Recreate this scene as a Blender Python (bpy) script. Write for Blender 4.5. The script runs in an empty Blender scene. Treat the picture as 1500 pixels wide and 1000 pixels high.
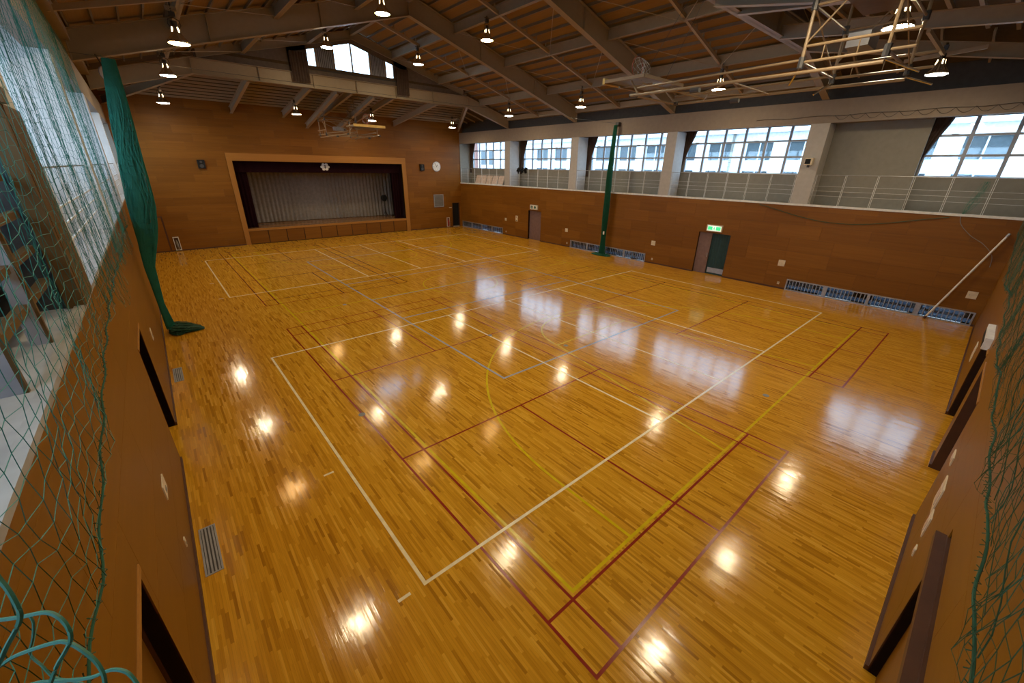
import bpy, math, random
from mathutils import Vector, Matrix
random.seed(7)
S = bpy.context.scene
COL = S.collection

# ------------------------------------------------------------------ camera, world, exposure
cam_d = bpy.data.cameras.new('camera')
cam = bpy.data.objects.new('camera', cam_d)
COL.objects.link(cam)
cam_d.sensor_width = 36.0
cam_d.lens = 587.446 / 1500 * 36.0
cam_d.clip_start = 0.02
cam_d.clip_end = 300
CR = ((0.7614677556947217, -0.6480335603419763, 0.014810864517163624),
      (0.24671850786022345, 0.31088298515979507, 0.917868044665114),
      (-0.599413742682355, -0.6952728056012524, 0.3966092420442251))
CPOS = Vector((-1.55523727, -3.52898602, 5.18524445))
m = Matrix(CR).transposed().to_4x4()
m.translation = CPOS
cam.matrix_world = m
S.camera = cam

W = bpy.data.worlds.new('overcast_sky')
S.world = W
W.use_nodes = True
bg = W.node_tree.nodes['Background']
bg.inputs[0].default_value = (0.56, 0.78, 1.0, 1)
bg.inputs[1].default_value = 6.8

S.view_settings.view_transform = 'Standard'
S.view_settings.look = 'None'
S.view_settings.exposure = 0.0
S.view_settings.gamma = 1.0
S.view_settings.use_curve_mapping = False
S.cycles.max_bounces = 8
S.cycles.diffuse_bounces = 5
S.cycles.glossy_bounces = 4
S.cycles.transparent_max_bounces = 24
S.cycles.sample_clamp_indirect = 6.0
S.cycles.caustics_reflective = False
S.cycles.caustics_refractive = False
S.cycles.use_denoising = True
LAMP_STRENGTH = 168.0

# ------------------------------------------------------------------ materials
MATS = {}
def rgb(c): return (c[0], c[1], c[2], 1.0)

class NT:
    def __init__(s, name):
        s.m = bpy.data.materials.new(name); s.m.use_nodes = True
        s.t = s.m.node_tree; s.n = s.t.nodes; s.l = s.t.links
        s.b = s.n['Principled BSDF']
    def node(s, t, **kw):
        n = s.n.new(t)
        for k, v in kw.items(): setattr(n, k, v)
        return n
    def math(s, op, a, b=None, c=None):
        n = s.n.new('ShaderNodeMath'); n.operation = op
        for i, v in enumerate((a, b, c)):
            if v is None: continue
            if isinstance(v, (int, float)): n.inputs[i].default_value = v
            else: s.l.new(v, n.inputs[i])
        return n.outputs[0]
    def comb(s, x, y, z=0.0):
        n = s.n.new('ShaderNodeCombineXYZ')
        for i, v in enumerate((x, y, z)):
            if isinstance(v, (int, float)): n.inputs[i].default_value = v
            else: s.l.new(v, n.inputs[i])
        return n.outputs[0]
    def ramp(s, fac, stops):
        n = s.n.new('ShaderNodeValToRGB'); e = n.color_ramp.elements
        while len(e) < len(stops): e.new(0.5)
        for i, (p, c) in enumerate(stops): e[i].position = p; e[i].color = rgb(c)
        s.l.new(fac, n.inputs[0]); return n.outputs[0]
    def mix(s, fac, a, b, blend='MIX'):
        n = s.n.new('ShaderNodeMix'); n.data_type = 'RGBA'; n.blend_type = blend
        for i, v in ((0, fac), (6, a), (7, b)):
            if isinstance(v, (int, float)): n.inputs[i].default_value = v
            elif isinstance(v, tuple): n.inputs[i].default_value = rgb(v)
            else: s.l.new(v, n.inputs[i])
        return n.outputs[2]

def mat(name, c, rough=0.5, metal=0.0, var=0.12, scale=6.0, emit=None, strength=0.0, spec=None):
    """plain painted / moulded surface with fine noise in tone and roughness"""
    if name in MATS: return MATS[name]
    t = NT(name); b = t.b
    b.inputs['Metallic'].default_value = metal
    geo = t.node('ShaderNodeNewGeometry')
    nz = t.node('ShaderNodeTexNoise'); nz.inputs['Scale'].default_value = scale; nz.inputs['Detail'].default_value = 3
    t.l.new(geo.outputs['Position'], nz.inputs['Vector'])
    lo = tuple(v * (1 - var) for v in c); hi = tuple(min(1, v * (1 + var)) for v in c)
    t.l.new(t.ramp(nz.outputs['Fac'], [(0.3, lo), (0.7, hi)]), b.inputs['Base Color'])
    b.inputs['Roughness'].default_value = rough
    if spec is not None: b.inputs['Specular IOR Level'].default_value = spec
    if emit:
        b.inputs['Emission Color'].default_value = rgb(emit); b.inputs['Emission Strength'].default_value = strength
    MATS[name] = t.m; return t.m

def wood(name, c_lo, c_mid, c_hi, axis, rough=0.45, rnd=0.5, grain=1.0):
    """veneered plywood: long grain along one world axis, tone differing from sheet to sheet"""
    t = NT(name); b = t.b
    geo = t.node('ShaderNodeNewGeometry'); oi = t.node('ShaderNodeObjectInfo')
    sep = t.node('ShaderNodeSeparateXYZ'); t.l.new(geo.outputs['Position'], sep.inputs[0])
    sc = [14.0, 14.0, 14.0]; sc[axis] = 0.55
    off = t.math('MULTIPLY', oi.outputs['Random'], 37.0)
    v = t.comb(t.math('ADD', t.math('MULTIPLY', sep.outputs[0], sc[0]), off),
               t.math('ADD', t.math('MULTIPLY', sep.outputs[1], sc[1]), off),
               t.math('MULTIPLY', sep.outputs[2], sc[2]))
    nz = t.node('ShaderNodeTexNoise'); nz.inputs['Scale'].default_value = grain; nz.inputs['Detail'].default_value = 5
    nz.inputs['Distortion'].default_value = 0.6
    t.l.new(v, nz.inputs['Vector'])
    n2 = t.node('ShaderNodeTexNoise'); n2.inputs['Scale'].default_value = 0.25; n2.inputs['Detail'].default_value = 2
    t.l.new(v, n2.inputs['Vector'])
    f = t.math('ADD', t.math('MULTIPLY', nz.outputs['Fac'], 0.4), t.math('MULTIPLY', n2.outputs['Fac'], 0.3))
    f = t.math('ADD', f, t.math('MULTIPLY', oi.outputs['Random'], 0.3 * rnd + 0.0001))
    t.l.new(t.ramp(f, [(0.22, c_lo), (0.48, c_mid), (0.75, c_hi)]), b.inputs['Base Color'])
    b.inputs['Roughness'].default_value = rough
    b.inputs['Specular IOR Level'].default_value = 0.25
    return t.m

def floor_material():
    t = NT('strip_parquet'); b = t.b
    geo = t.node('ShaderNodeNewGeometry')
    sep = t.node('ShaderNodeSeparateXYZ'); t.l.new(geo.outputs['Position'], sep.inputs[0])
    X = t.math('MULTIPLY', sep.outputs[0], 1 / 0.036)
    row = t.math('FLOOR', X)
    wn = t.node('ShaderNodeTexWhiteNoise', noise_dimensions='1D'); t.l.new(row, wn.inputs['W'])
    Y = t.math('ADD', t.math('MULTIPLY', sep.outputs[1], 1 / 0.46), t.math('MULTIPLY', wn.outputs['Value'], 11.0))
    idx = t.math('FLOOR', Y)
    w2 = t.node('ShaderNodeTexWhiteNoise', noise_dimensions='2D'); t.l.new(t.comb(row, idx), w2.inputs['Vector'])
    base = t.ramp(w2.outputs['Value'], [(0.0, (0.38, 0.155, 0.009)), (0.12, (0.54, 0.242, 0.012)), (0.5, (0.655, 0.312, 0.018)),
                                        (0.85, (0.71, 0.35, 0.023)), (1.0, (0.78, 0.41, 0.038))])
    v = t.comb(t.math('MULTIPLY', sep.outputs[0], 60.0), t.math('MULTIPLY', sep.outputs[1], 2.2), t.math('MULTIPLY', w2.outputs['Value'], 9.0))
    nz = t.node('ShaderNodeTexNoise'); nz.inputs['Scale'].default_value = 1.0; nz.inputs['Detail'].default_value = 4
    t.l.new(v, nz.inputs['Vector'])
    col = t.mix(0.55, base, t.ramp(nz.outputs['Fac'], [(0.25, (0.62, 0.55, 0.5)), (0.55, (1, 1, 1)), (0.8, (1.0, 1.0, 1.0))]), 'MULTIPLY')
    # worn, slightly paler zones and tight dark seams
    n3 = t.node('ShaderNodeTexNoise'); n3.inputs['Scale'].default_value = 0.35; n3.inputs['Detail'].default_value = 3
    t.l.new(geo.outputs['Position'], n3.inputs['Vector'])
    col = t.mix(t.math('MULTIPLY', n3.outputs['Fac'], 0.18), col, (0.68, 0.335, 0.025))
    fx = t.math('FRACT', X)
    seam = t.math('LESS_THAN', t.math('MINIMUM', fx, t.math('SUBTRACT', 1.0, fx)), 0.022)
    col = t.mix(t.math('MULTIPLY', seam, 0.45), col, (0.12, 0.05, 0.01))
    t.l.new(col, b.inputs['Base Color'])
    t.l.new(t.math('ADD', t.math('MULTIPLY', w2.outputs['Value'], 0.03), t.math('ADD', t.math('MULTIPLY', n3.outputs['Fac'], 0.05), 0.078)), b.inputs['Roughness'])
    b.inputs['Specular IOR Level'].default_value = 0.42
    bump = t.node('ShaderNodeBump'); bump.inputs['Strength'].default_value = 0.05; bump.inputs['Distance'].default_value = 0.01
    t.l.new(t.math('ADD', nz.outputs['Fac'], t.math('MULTIPLY', w2.outputs['Value'], 0.5)), bump.inputs['Height'])
    # every strip lies a hair off level, which breaks the reflections up
    vs = t.node('ShaderNodeVectorMath', operation='SUBTRACT'); t.l.new(w2.outputs['Color'], vs.inputs[0]); vs.inputs[1].default_value = (0.5, 0.5, 0.5)
    vm = t.node('ShaderNodeVectorMath', operation='MULTIPLY'); t.l.new(vs.outputs[0], vm.inputs[0]); vm.inputs[1].default_value = (0.018, 0.010, 0.0)
    va = t.node('ShaderNodeVectorMath', operation='ADD'); t.l.new(bump.outputs[0], va.inputs[0]); t.l.new(vm.outputs[0], va.inputs[1])
    vn = t.node('ShaderNodeVectorMath', operation='NORMALIZE'); t.l.new(va.outputs[0], vn.inputs[0])
    t.l.new(vn.outputs[0], b.inputs['Normal'])
    return t.m

def glass_material(name, tint=(0.93, 0.97, 1.0), gloss=0.07):
    t = NT(name)
    tr = t.node('ShaderNodeBsdfTransparent'); tr.inputs[0].default_value = rgb(tint)
    gl = t.node('ShaderNodeBsdfGlossy'); gl.inputs['Roughness'].default_value = 0.03
    mx = t.node('ShaderNodeMixShader'); mx.inputs[0].default_value = gloss
    t.l.new(tr.outputs[0], mx.inputs[1]); t.l.new(gl.outputs[0], mx.inputs[2])
    t.l.new(mx.outputs[0], t.n['Material Output'].inputs[0])
    return t.m

M_FLOOR = floor_material()
PLY = ((0.165, 0.060, 0.006), (0.22, 0.085, 0.009), (0.28, 0.114, 0.0135))
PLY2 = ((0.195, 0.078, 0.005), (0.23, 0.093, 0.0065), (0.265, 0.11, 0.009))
M_PLY_Y = wood('plywood_along_hall', *PLY, axis=1, rnd=0.75)
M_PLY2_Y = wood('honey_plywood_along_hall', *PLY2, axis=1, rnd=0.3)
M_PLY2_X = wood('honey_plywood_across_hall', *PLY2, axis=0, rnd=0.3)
M_PLY_X = wood('plywood_across_hall', *PLY, axis=0, rnd=0.75)
M_TRIMWOOD_X = wood('light_oak_across', (0.34, 0.15, 0.03), (0.42, 0.19, 0.04), (0.5, 0.24, 0.06), axis=0, rnd=0.2)
M_TRIMWOOD_Z = wood('light_oak_upright', (0.34, 0.15, 0.03), (0.42, 0.19, 0.04), (0.5, 0.24, 0.06), axis=2, rnd=0.2)
M_STAGEFLOOR = wood('stage_boards', (0.26, 0.12, 0.04), (0.33, 0.16, 0.055), (0.4, 0.2, 0.08), axis=0, rough=0.25, rnd=0.2)
M_TANWOOD = wood('tan_lumber', (0.10, 0.055, 0.018), (0.14, 0.08, 0.027), (0.18, 0.105, 0.04), axis=2, rnd=0.3)
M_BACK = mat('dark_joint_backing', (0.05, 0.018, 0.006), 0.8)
M_DECK = wood('wood_wool_board', (0.24, 0.145, 0.062), (0.295, 0.18, 0.08), (0.34, 0.21, 0.10), axis=1, rough=0.9, rnd=0.1, grain=2.0)
M_STEEL = mat('beige_grey_painted_steel', (0.32, 0.245, 0.16), 0.5, var=0.04)
M_STEEL_LT = mat('pale_beige_painted_steel', (0.38, 0.295, 0.20), 0.45, var=0.04)
M_PURLIN = mat('shadow_side_purlin_paint', (0.17, 0.135, 0.10), 0.6, var=0.05)  # steel paint darkened, the purlins' shadow sides put into the colour
M_PLASTER = mat('grey_beige_plaster', (0.25, 0.235, 0.20), 0.85, var=0.05)
M_COLUMN = mat('off_white_column_paint', (0.44, 0.42, 0.40), 0.7, var=0.05)
M_COLUMN_DAYLIT = mat('daylit_column_paint', (0.66, 0.66, 0.65), 0.7, var=0.05)  # column paint lightened, the door side's stronger daylight put into the colour
M_BEAM = mat('warm_grey_beam_paint', (0.25, 0.20, 0.16), 0.75, var=0.05)
M_FASCIA = mat('dark_grey_eave_board', (0.05, 0.045, 0.043), 0.8)
M_CONC = mat('gallery_concrete', (0.38, 0.365, 0.345), 0.8, var=0.18, scale=3)
M_WHITE = mat('white_enamel', (0.75, 0.75, 0.74), 0.4)
M_POST = mat('lavender_grey_post_paint', (0.36, 0.35, 0.39), 0.6)
M_ALU = mat('anodised_aluminium', (0.42, 0.43, 0.46), 0.42, metal=0.55)
M_ALU_DK = mat('weathered_sash_aluminium', (0.34, 0.36, 0.40), 0.5, metal=0.3)
M_GLASS = glass_material('window_glass')
M_GLASS_LOW = glass_material('dusty_low_glass', (0.13, 0.17, 0.22))
M_DARKWOOD = mat('dark_brown_joinery', (0.085, 0.030, 0.012), 0.5)
M_DOOR = mat('mauve_brown_door_paint', (0.20, 0.12, 0.10), 0.5)
M_CREAM = mat('cream_plastic', (0.72, 0.62, 0.45), 0.5)
M_BLACK = mat('black_plastic', (0.012, 0.012, 0.013), 0.6, spec=0.2)
M_MAROON = mat('dark_maroon_velvet', (0.014, 0.003, 0.005), 0.95, spec=0.1)
M_GREYCURT = mat('grey_curtain_cloth', (0.29, 0.255, 0.225), 0.95, spec=0.1)
M_BROWNCURT = mat('dark_brown_curtain_cloth', (0.075, 0.05, 0.04), 0.95, spec=0.1)
M_TEAL = mat('teal_net_cord', (0.012, 0.15, 0.11), 0.6)
M_TEAL_BACKLIT = mat('backlit_teal_cord', (0.012, 0.185, 0.13), 0.7)  # net teal brightened, the light from behind the bundle put into the colour
M_TEAL_LT = mat('pale_teal_net_cord', (0.035, 0.17, 0.115), 0.6)
M_GREEN_NET = mat('green_net_cord', (0.010, 0.135, 0.075), 0.65)
M_OLIVE_NET = mat('dark_green_and_shaded_cord', (0.018, 0.085, 0.045), 0.65)  # near net's own green, also the teal net's heap with shade painted in
M_ROPE = mat('dark_green_border_rope', (0.008, 0.075, 0.04), 0.7)
M_LAMPALU = mat('polished_lamp_reflector', (0.60, 0.57, 0.52), 0.25, metal=0.9)
M_TUBE = mat('tan_painted_tube', (0.27, 0.185, 0.105), 0.4, var=0.05)
M_DARKMETAL = mat('dark_grey_iron', (0.07, 0.068, 0.07), 0.45, metal=0.4)
M_CHROME = mat('bright_steel_rod', (0.65, 0.65, 0.66), 0.25, metal=1.0)
M_ORANGE = mat('orange_rim_paint', (0.30, 0.06, 0.03), 0.5)
M_NETWHITE = mat('white_hoop_cord', (0.5, 0.46, 0.42), 0.8)
M_PAD = mat('yellow_board_padding', (0.62, 0.42, 0.13), 0.6)
M_BOARD = mat('grey_white_backboard', (0.20, 0.205, 0.245), 0.4)
M_L_WHITE = mat('cream_white_court_paint', (0.90, 0.76, 0.47), 0.2)
M_L_RED = mat('red_court_paint', (0.27, 0.024, 0.009), 0.2)
M_L_YEL = mat('yellow_court_paint', (0.66, 0.47, 0.005), 0.2)
M_L_BLUE = mat('grey_blue_court_paint', (0.36, 0.36, 0.38), 0.2)
M_FACADE = mat('white_facade_render', (0.80, 0.82, 0.84), 0.9)
M_FACGLASS = mat('blue_grey_facade_glass', (0.075, 0.10, 0.115), 0.2)
M_BRICKRED = mat('red_brown_facade', (0.32, 0.16, 0.13), 0.9)
M_GROUND = mat('grey_outdoor_paving', (0.38, 0.39, 0.38), 0.95)
M_GREENCURT = mat('dark_green_door_curtain', (0.012, 0.05, 0.052), 0.55)
M_RED = mat('red_extinguisher', (0.35, 0.03, 0.02), 0.35)
M_PINKISH = mat('pale_pink_board', (0.62, 0.48, 0.40), 0.6)
M_LENS = mat('lamp_lens', (1, 0.95, 0.8), 0.3, emit=(1.0, 0.80, 0.50), strength=LAMP_STRENGTH)
M_LENS_AMBER = mat('amber_lamp_lens', (1, 0.8, 0.5), 0.3, emit=(1.0, 0.58, 0.22), strength=62.0)
M_SLOT = mat('lamp_glow_slot', (1, 0.9, 0.7), 0.3, emit=(1.0, 0.76, 0.42), strength=7.0)
M_SIGNWHITE = mat('exit_sign_white', (0.8, 0.85, 0.8), 0.4, emit=(0.85, 1.0, 0.85), strength=0.9)
M_SIGNGREEN = mat('exit_sign_green', (0.05, 0.5, 0.2), 0.4, emit=(0.05, 0.75, 0.28), strength=0.9)
M_SIGNPALE = mat('unlit_sign_white', (0.72, 0.70, 0.62), 0.5)
M_SIGNDARK = mat('unlit_sign_dark_green', (0.02, 0.10, 0.07), 0.5)

# ------------------------------------------------------------------ mesh building
class MB:
    def __init__(s): s.v = []; s.f = []
    def quad(s, a, b, c, d):
        n = len(s.v); s.v += [tuple(a), tuple(b), tuple(c), tuple(d)]; s.f.append((n, n+1, n+2, n+3)); return s
    def hexa(s, p):
        n = len(s.v); s.v += [tuple(q) for q in p]
        for f in ((0,3,2,1),(4,5,6,7),(0,1,5,4),(1,2,6,5),(2,3,7,6),(3,0,4,7)): s.f.append(tuple(n+i for i in f))
        return s
    def box(s, x0, x1, y0, y1, z0, z1):
        return s.hexa([(x0,y0,z0),(x1,y0,z0),(x1,y1,z0),(x0,y1,z0),(x0,y0,z1),(x1,y0,z1),(x1,y1,z1),(x0,y1,z1)])
    def beam(s, p, q, w, h, up=0.0):
        """bar from p to q (its bottom centre line), w wide, h tall; up = lift"""
        p = Vector(p); q = Vector(q); d = q - p
        side = Vector((d.y, -d.x, 0))
        side = side.normalized() if side.length > 1e-6 else Vector((1, 0, 0))
        z = Vector((0, 0, 1)) if abs(d.normalized().z) < 0.9 else d.cross(side).normalized()
        a = side * (w / 2); u = z * up; t = z * (up + h)
        return s.hexa([p-a+u, q-a+u, q+a+u, p+a+u, p-a+t, q-a+t, q+a+t, p+a+t])
    def ibeam(s, p, q, fw, h, tf=0.025, tw=0.03):
        s.beam(p, q, fw, tf); s.beam(p, q, tw, h); return s.beam(p, q, fw, tf, h - tf)
    def tube(s, pts, r, n=6, closed=False, cap=True):
        pts = [Vector(p) for p in pts]; k = len(pts); base = len(s.v)
        for i, p in enumerate(pts):
            if closed: d = pts[(i+1) % k] - pts[i-1]
            else: d = pts[min(i+1, k-1)] - pts[max(i-1, 0)]
            d = d.normalized() if d.length > 1e-9 else Vector((0,0,1))
            a = d.cross(Vector((0,0,1)) if abs(d.z) < 0.85 else Vector((1,0,0))).normalized(); b = d.cross(a)
            rr = r[i] if isinstance(r, (list, tuple)) else r
            for j in range(n):
                an = 2*math.pi*j/n; s.v.append(tuple(p + a*(rr*math.cos(an)) + b*(rr*math.sin(an))))
        for i in range(k if closed else k-1):
            i2 = (i+1) % k
            for j in range(n):
                j2 = (j+1) % n; s.f.append((base+i*n+j, base+i*n+j2, base+i2*n+j2, base+i2*n+j))
        if cap and not closed:
            s.f.append(tuple(base+j for j in reversed(range(n)))); s.f.append(tuple(base+(k-1)*n+j for j in range(n)))
        return s
    def lathe(s, prof, n=16, c=(0,0,0), cap=True):
        base = len(s.v); k = len(prof)
        for r, z in prof:
            for j in range(n):
                a = 2*math.pi*j/n; s.v.append((c[0]+r*math.cos(a), c[1]+r*math.sin(a), c[2]+z))
        for i in range(k-1):
            for j in range(n):
                j2 = (j+1) % n; s.f.append((base+i*n+j, base+i*n+j2, base+(i+1)*n+j2, base+(i+1)*n+j))
        if cap:
            s.f.append(tuple(base+j for j in reversed(range(n)))); s.f.append(tuple(base+(k-1)*n+j for j in range(n)))
        return s
    def poly(s, pts, d):
        """extrude polygon pts by vector d"""
        n = len(pts); b = len(s.v); d = Vector(d)
        s.v += [tuple(p) for p in pts] + [tuple(Vector(p)+d) for p in pts]
        s.f.append(tuple(range(b, b+n))); s.f.append(tuple(reversed(range(b+n, b+2*n))))
        for i in range(n): s.f.append((b+i, b+n+i, b+n+(i+1)%n, b+(i+1)%n))
        return s
    def mesh(s, name, m, smooth=False):
        me = bpy.data.meshes.new(name); me.from_pydata(s.v, [], s.f); me.materials.append(m)
        if smooth: me.shade_smooth()
        me.update(); return me
    def obj(s, name, m, parent=None, smooth=False):
        return put(name, s.mesh(name, m, smooth), parent)

def put(name, me, parent=None, loc=None):
    o = bpy.data.objects.new(name, me); COL.objects.link(o)
    if parent is not None: o.parent = parent
    if loc is not None: o.location = loc
    return o
def empty(name, loc=(0,0,0)):
    o = bpy.data.objects.new(name, None); COL.objects.link(o); o.location = loc; o.empty_display_size = 0.2; return o
def tag(o, label, cat, group=None):
    o['label'] = label; o['category'] = cat
    if group: o['group'] = group
    return o
def thing(name, label, cat, group=None, loc=(0,0,0)):
    return tag(empty(name, loc), label, cat, group)
def struct(name, loc=(0,0,0)):
    o = empty(name, loc); o['kind'] = 'structure'; return o
def stuff(o): o['kind'] = 'stuff'; return o
def copy_tree(o, loc, label=None):
    r = o.copy(); COL.objects.link(r); r.location = loc
    if label: r['label'] = label
    for ch in o.children:
        c = ch.copy(); COL.objects.link(c); c.parent = r
        for g in ch.children:
            d = g.copy(); COL.objects.link(d); d.parent = c
    return r
BOXES = {}
def unit_box(sx, sy, sz, m, bev=0.0):
    """shared box mesh centred on the origin"""
    k = (round(sx, 3), round(sy, 3), round(sz, 3), m.name)
    if k not in BOXES:
        BOXES[k] = MB().box(-sx/2, sx/2, -sy/2, sy/2, -sz/2, sz/2).mesh('box_piece', m)
    return BOXES[k]
def boxobj(name, x0, x1, y0, y1, z0, z1, m, parent=None):
    return put(name, unit_box(x1-x0, y1-y0, z1-z0, m), parent, ((x0+x1)/2, (y0+y1)/2, (z0+z1)/2))
def cut(rects, hole):
    out = []
    a0, a1, b0, b1 = hole
    for (u0, u1, z0, z1) in rects:
        if a1 <= u0 or a0 >= u1 or b1 <= z0 or b0 >= z1: out.append((u0, u1, z0, z1)); continue
        if a0 > u0: out.append((u0, a0, z0, z1))
        if a1 < u1: out.append((a1, u1, z0, z1))
        c0, c1 = max(u0, a0), min(u1, a1)
        if b0 > z0: out.append((c0, c1, z0, b0))
        if b1 < z1: out.append((c0, c1, b1, z1))
    return out
def cutall(rect, holes):
    r = [rect]
    for h in holes: r = cut(r, h)
    return r
def curtain_mesh(p0, p1, z0, z1, amp, wave, seg=None, pinch=None, rows=5, cusp=False):
    """hanging pleated cloth from p0 to p1 (xy), pinch(t) = share of the width kept at height t (0 top .. 1 bottom)"""
    mb = MB(); p0 = Vector(p0); p1 = Vector(p1); L = (p1-p0).length; d = (p1-p0)/L; nrm = Vector((-d.y, d.x))
    n = seg or max(8, int(L/wave*6))
    for r in range(rows):
        t = r/(rows-1); z = z1 + (z0-z1)*t; k = pinch(t) if pinch else 1.0
        for i in range(n+1):
            u = L*i/n; ph = 2*math.pi*u/wave
            sw = math.sin(ph+0.5*math.sin(u*2.3))
            if cusp: sw = 2*abs(math.sin((ph+0.5*math.sin(u*2.3))/2))-1
            a = amp*(0.75+0.25*math.sin(u*1.7+1))*sw
            q = p0 + d*(u*k) + nrm*a
            mb.v.append((q.x, q.y, z))
    for r in range(rows-1):
        for i in range(n):
            a = r*(n+1)+i; mb.f.append((a, a+1, a+n+2, a+n+1))
    return mb

# ------------------------------------------------------------------ dimensions (metres; x across the hall, y towards the stage)
XL, XR, YN, YS = -2.33, 20.70, -4.13, 29.95
XC = 9.18
ZG = 3.85                      # gallery floor
ZB0, ZB1 = 7.10, 7.95          # eave beam
FY = [23.134, 16.318, 9.502, 2.686]      # portal frames
BAYS = [(23.134, 29.95), (16.318, 23.134), (9.502, 16.318), (2.686, 9.502), (-4.13, 2.686)]
MIDY = [26.6, 19.7, 13.5, 5.9, -0.85]
def zdeck(x): return 8.90 + 0.287*(XR - x) if x >= XC else 8.90 + 0.287*(x - XL)
WIN_XR, WIN_XL = 21.90, -3.53

# ------------------------------------------------------------------ floor with painted lines
floor = MB().box(XL-0.8, XR+0.5, YN-0.5, YS+0.3, -0.12, 0.0).obj('floor', M_FLOOR)
floor['kind'] = 'structure'
LINES = [0]
def line(x0, y0, x1, y1, w, m, h, name):
    LINES[0] += 1; h = h + (LINES[0] % 13)*0.00002
    p, q = Vector((x0, y0, 0)), Vector((x1, y1, 0)); d = (q-p).normalized()*(w/2)
    return MB().beam(p-d, q+d, w, h).obj(name, m, floor)
def arc(cx, cy, r, a0, a1, w, m, h, name, n=40):
    LINES[0] += 1; h = h + (LINES[0] % 13)*0.00002; mb = MB()
    for i in range(n):
        t0 = math.radians(a0+(a1-a0)*i/n); t1 = math.radians(a0+(a1-a0)*(i+1)/n)
        P = [(cx+rr*math.cos(t), cy+rr*math.sin(t)) for rr, t in ((r-w/2, t0), (r+w/2, t0), (r+w/2, t1), (r-w/2, t1))]
        mb.hexa([(a, b, 0) for a, b in P] + [(a, b, h) for a, b in P])
    return mb.obj(name, m, floor)
HW, HR, HY, HB = 0.0016, 0.0013, 0.0007, 0.0010
for y0 in (0.0, 16.54):
    x0 = 0.0 if y0 == 0 else -0.02
    for a in ((0,0,18,0), (0,9,18,9), (0,0,0,9), (18,0,18,9), (6,0,6,9), (9,0,9,9), (12,0,12,9)):
        line(x0+a[0], y0+a[1], x0+a[2], y0+a[3], 0.05, M_L_WHITE, HW, 'white_line')
    for ty in (0, 3.0): line(x0-0.37, y0+ty, x0-0.24, y0+ty, 0.045, M_L_WHITE, HW, 'white_line')
BW, BL = 6.10, 13.40
for bx in (0.915, 11.13):
    for by in (-2.20, 14.33):
        for u in (0.0, 0.46, BW-0.46, BW): line(bx+u, by, bx+u, by+BL, 0.04, M_L_RED, HR, 'red_line')
        for v in (0.0, 0.76, 4.72, 8.68, BL-0.76, BL): line(bx, by+v, bx+BW, by+v, 0.04, M_L_RED, HR, 'red_line')
        line(bx+BW/2, by, bx+BW/2, by+4.72, 0.04, M_L_RED, HR, 'red_line')
        line(bx+BW/2, by+8.68, bx+BW/2, by+BL, 0.04, M_L_RED, HR, 'red_line')
YX0, YX1, YY0, YY1 = 1.46, 16.64, -1.36, 26.76
for a in ((YX0,YY0,YX1,YY0), (YX0,YY1,YX1,YY1), (YX0,YY0,YX0,YY1), (YX1,YY0,YX1,YY1), (YX0,12.7,YX1,12.7)):
    line(*a, 0.05, M_L_YEL, HY, 'yellow_line')
arc(9.05, 12.7, 1.8, 0, 360, 0.05, M_L_YEL, HY, 'yellow_circle')
for sgn, yb in ((1, YY0), (-1, YY1)):
    cy = yb + sgn*1.58
    arc(9.05, cy, 6.25, 0 if sgn > 0 else 180, 180 if sgn > 0 else 360, 0.05, M_L_YEL, HY, 'yellow_arc', 56)
    arc(9.05, yb+sgn*5.8, 1.8, 0 if sgn > 0 else 180, 180 if sgn > 0 else 360, 0.05, M_L_YEL, HY, 'yellow_arc')
    for k in (-1, 1):
        line(9.05+k*6.25, yb, 9.05+k*6.25, cy, 0.05, M_L_YEL, HY, 'yellow_line')
        line(9.05+k*3.0, yb, 9.05+k*1.8, yb+sgn*5.8, 0.05, M_L_YEL, HY, 'yellow_line')
    line(9.05-1.8, yb+sgn*5.8, 9.05+1.8, yb+sgn*5.8, 0.05, M_L_YEL, HY, 'yellow_line')
for a in ((4.5,3.8,13.6,3.8), (4.5,21.9,13.6,21.9), (4.5,3.8,4.5,21.9), (13.6,3.8,13.6,21.9), (4.5,9.76,13.6,9.76), (4.5,12.6,13.6,12.6), (4.5,15.65,13.6,15.65)):
    line(*a, 0.06, M_L_BLUE, HB, 'blue_line')
for i, (x, y) in enumerate(((0.9, 4.5), (7.42, 4.24), (9.09, -1.06), (10.83, 11.42), (3.4, 12.66), (6.04, 6.42))):
    MB().lathe([(0.0, 0), (0.075, 0), (0.075, 0.004), (0.0, 0.004)], 14, (x, y, 0), cap=False).obj('post_socket_cover', M_PLASTER, floor)
# warm-air grilles let into the floor beside the door wall
for lab, (gx0, gx1, gy0, gy1) in (('slotted metal floor grille near the second door recess', (-2.24, -2.04, 8.93, 9.88)),
                                  ('long slotted metal floor grille by the nearest door recess', (-2.25, -2.04, 1.98, 2.98))):
    g = thing('floor_grille', lab, 'grille', 'floor grilles beside the door wall')
    mb = MB(); mb.box(gx0, gx0+0.022, gy0, gy1, 0, 0.008).box(gx1-0.022, gx1, gy0, gy1, 0, 0.008)
    mb.box(gx0+0.022, gx1-0.022, gy0, gy0+0.022, 0, 0.008).box(gx0+0.022, gx1-0.022, gy1-0.022, gy1, 0, 0.008).obj('frame', M_ALU, g)
    boxobj('recess_plate', gx0+0.022, gx1-0.022, gy0+0.022, gy1-0.022, 0.0, 0.002, M_DARKMETAL, g)
    for i in range(4):
        x = gx0+0.022+(gx1-gx0-0.044)*(i+0.5)/4
        boxobj('slat', x-0.011, x+0.011, gy0+0.022, gy1-0.022, 0.002, 0.007, M_ALU, g)

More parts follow.
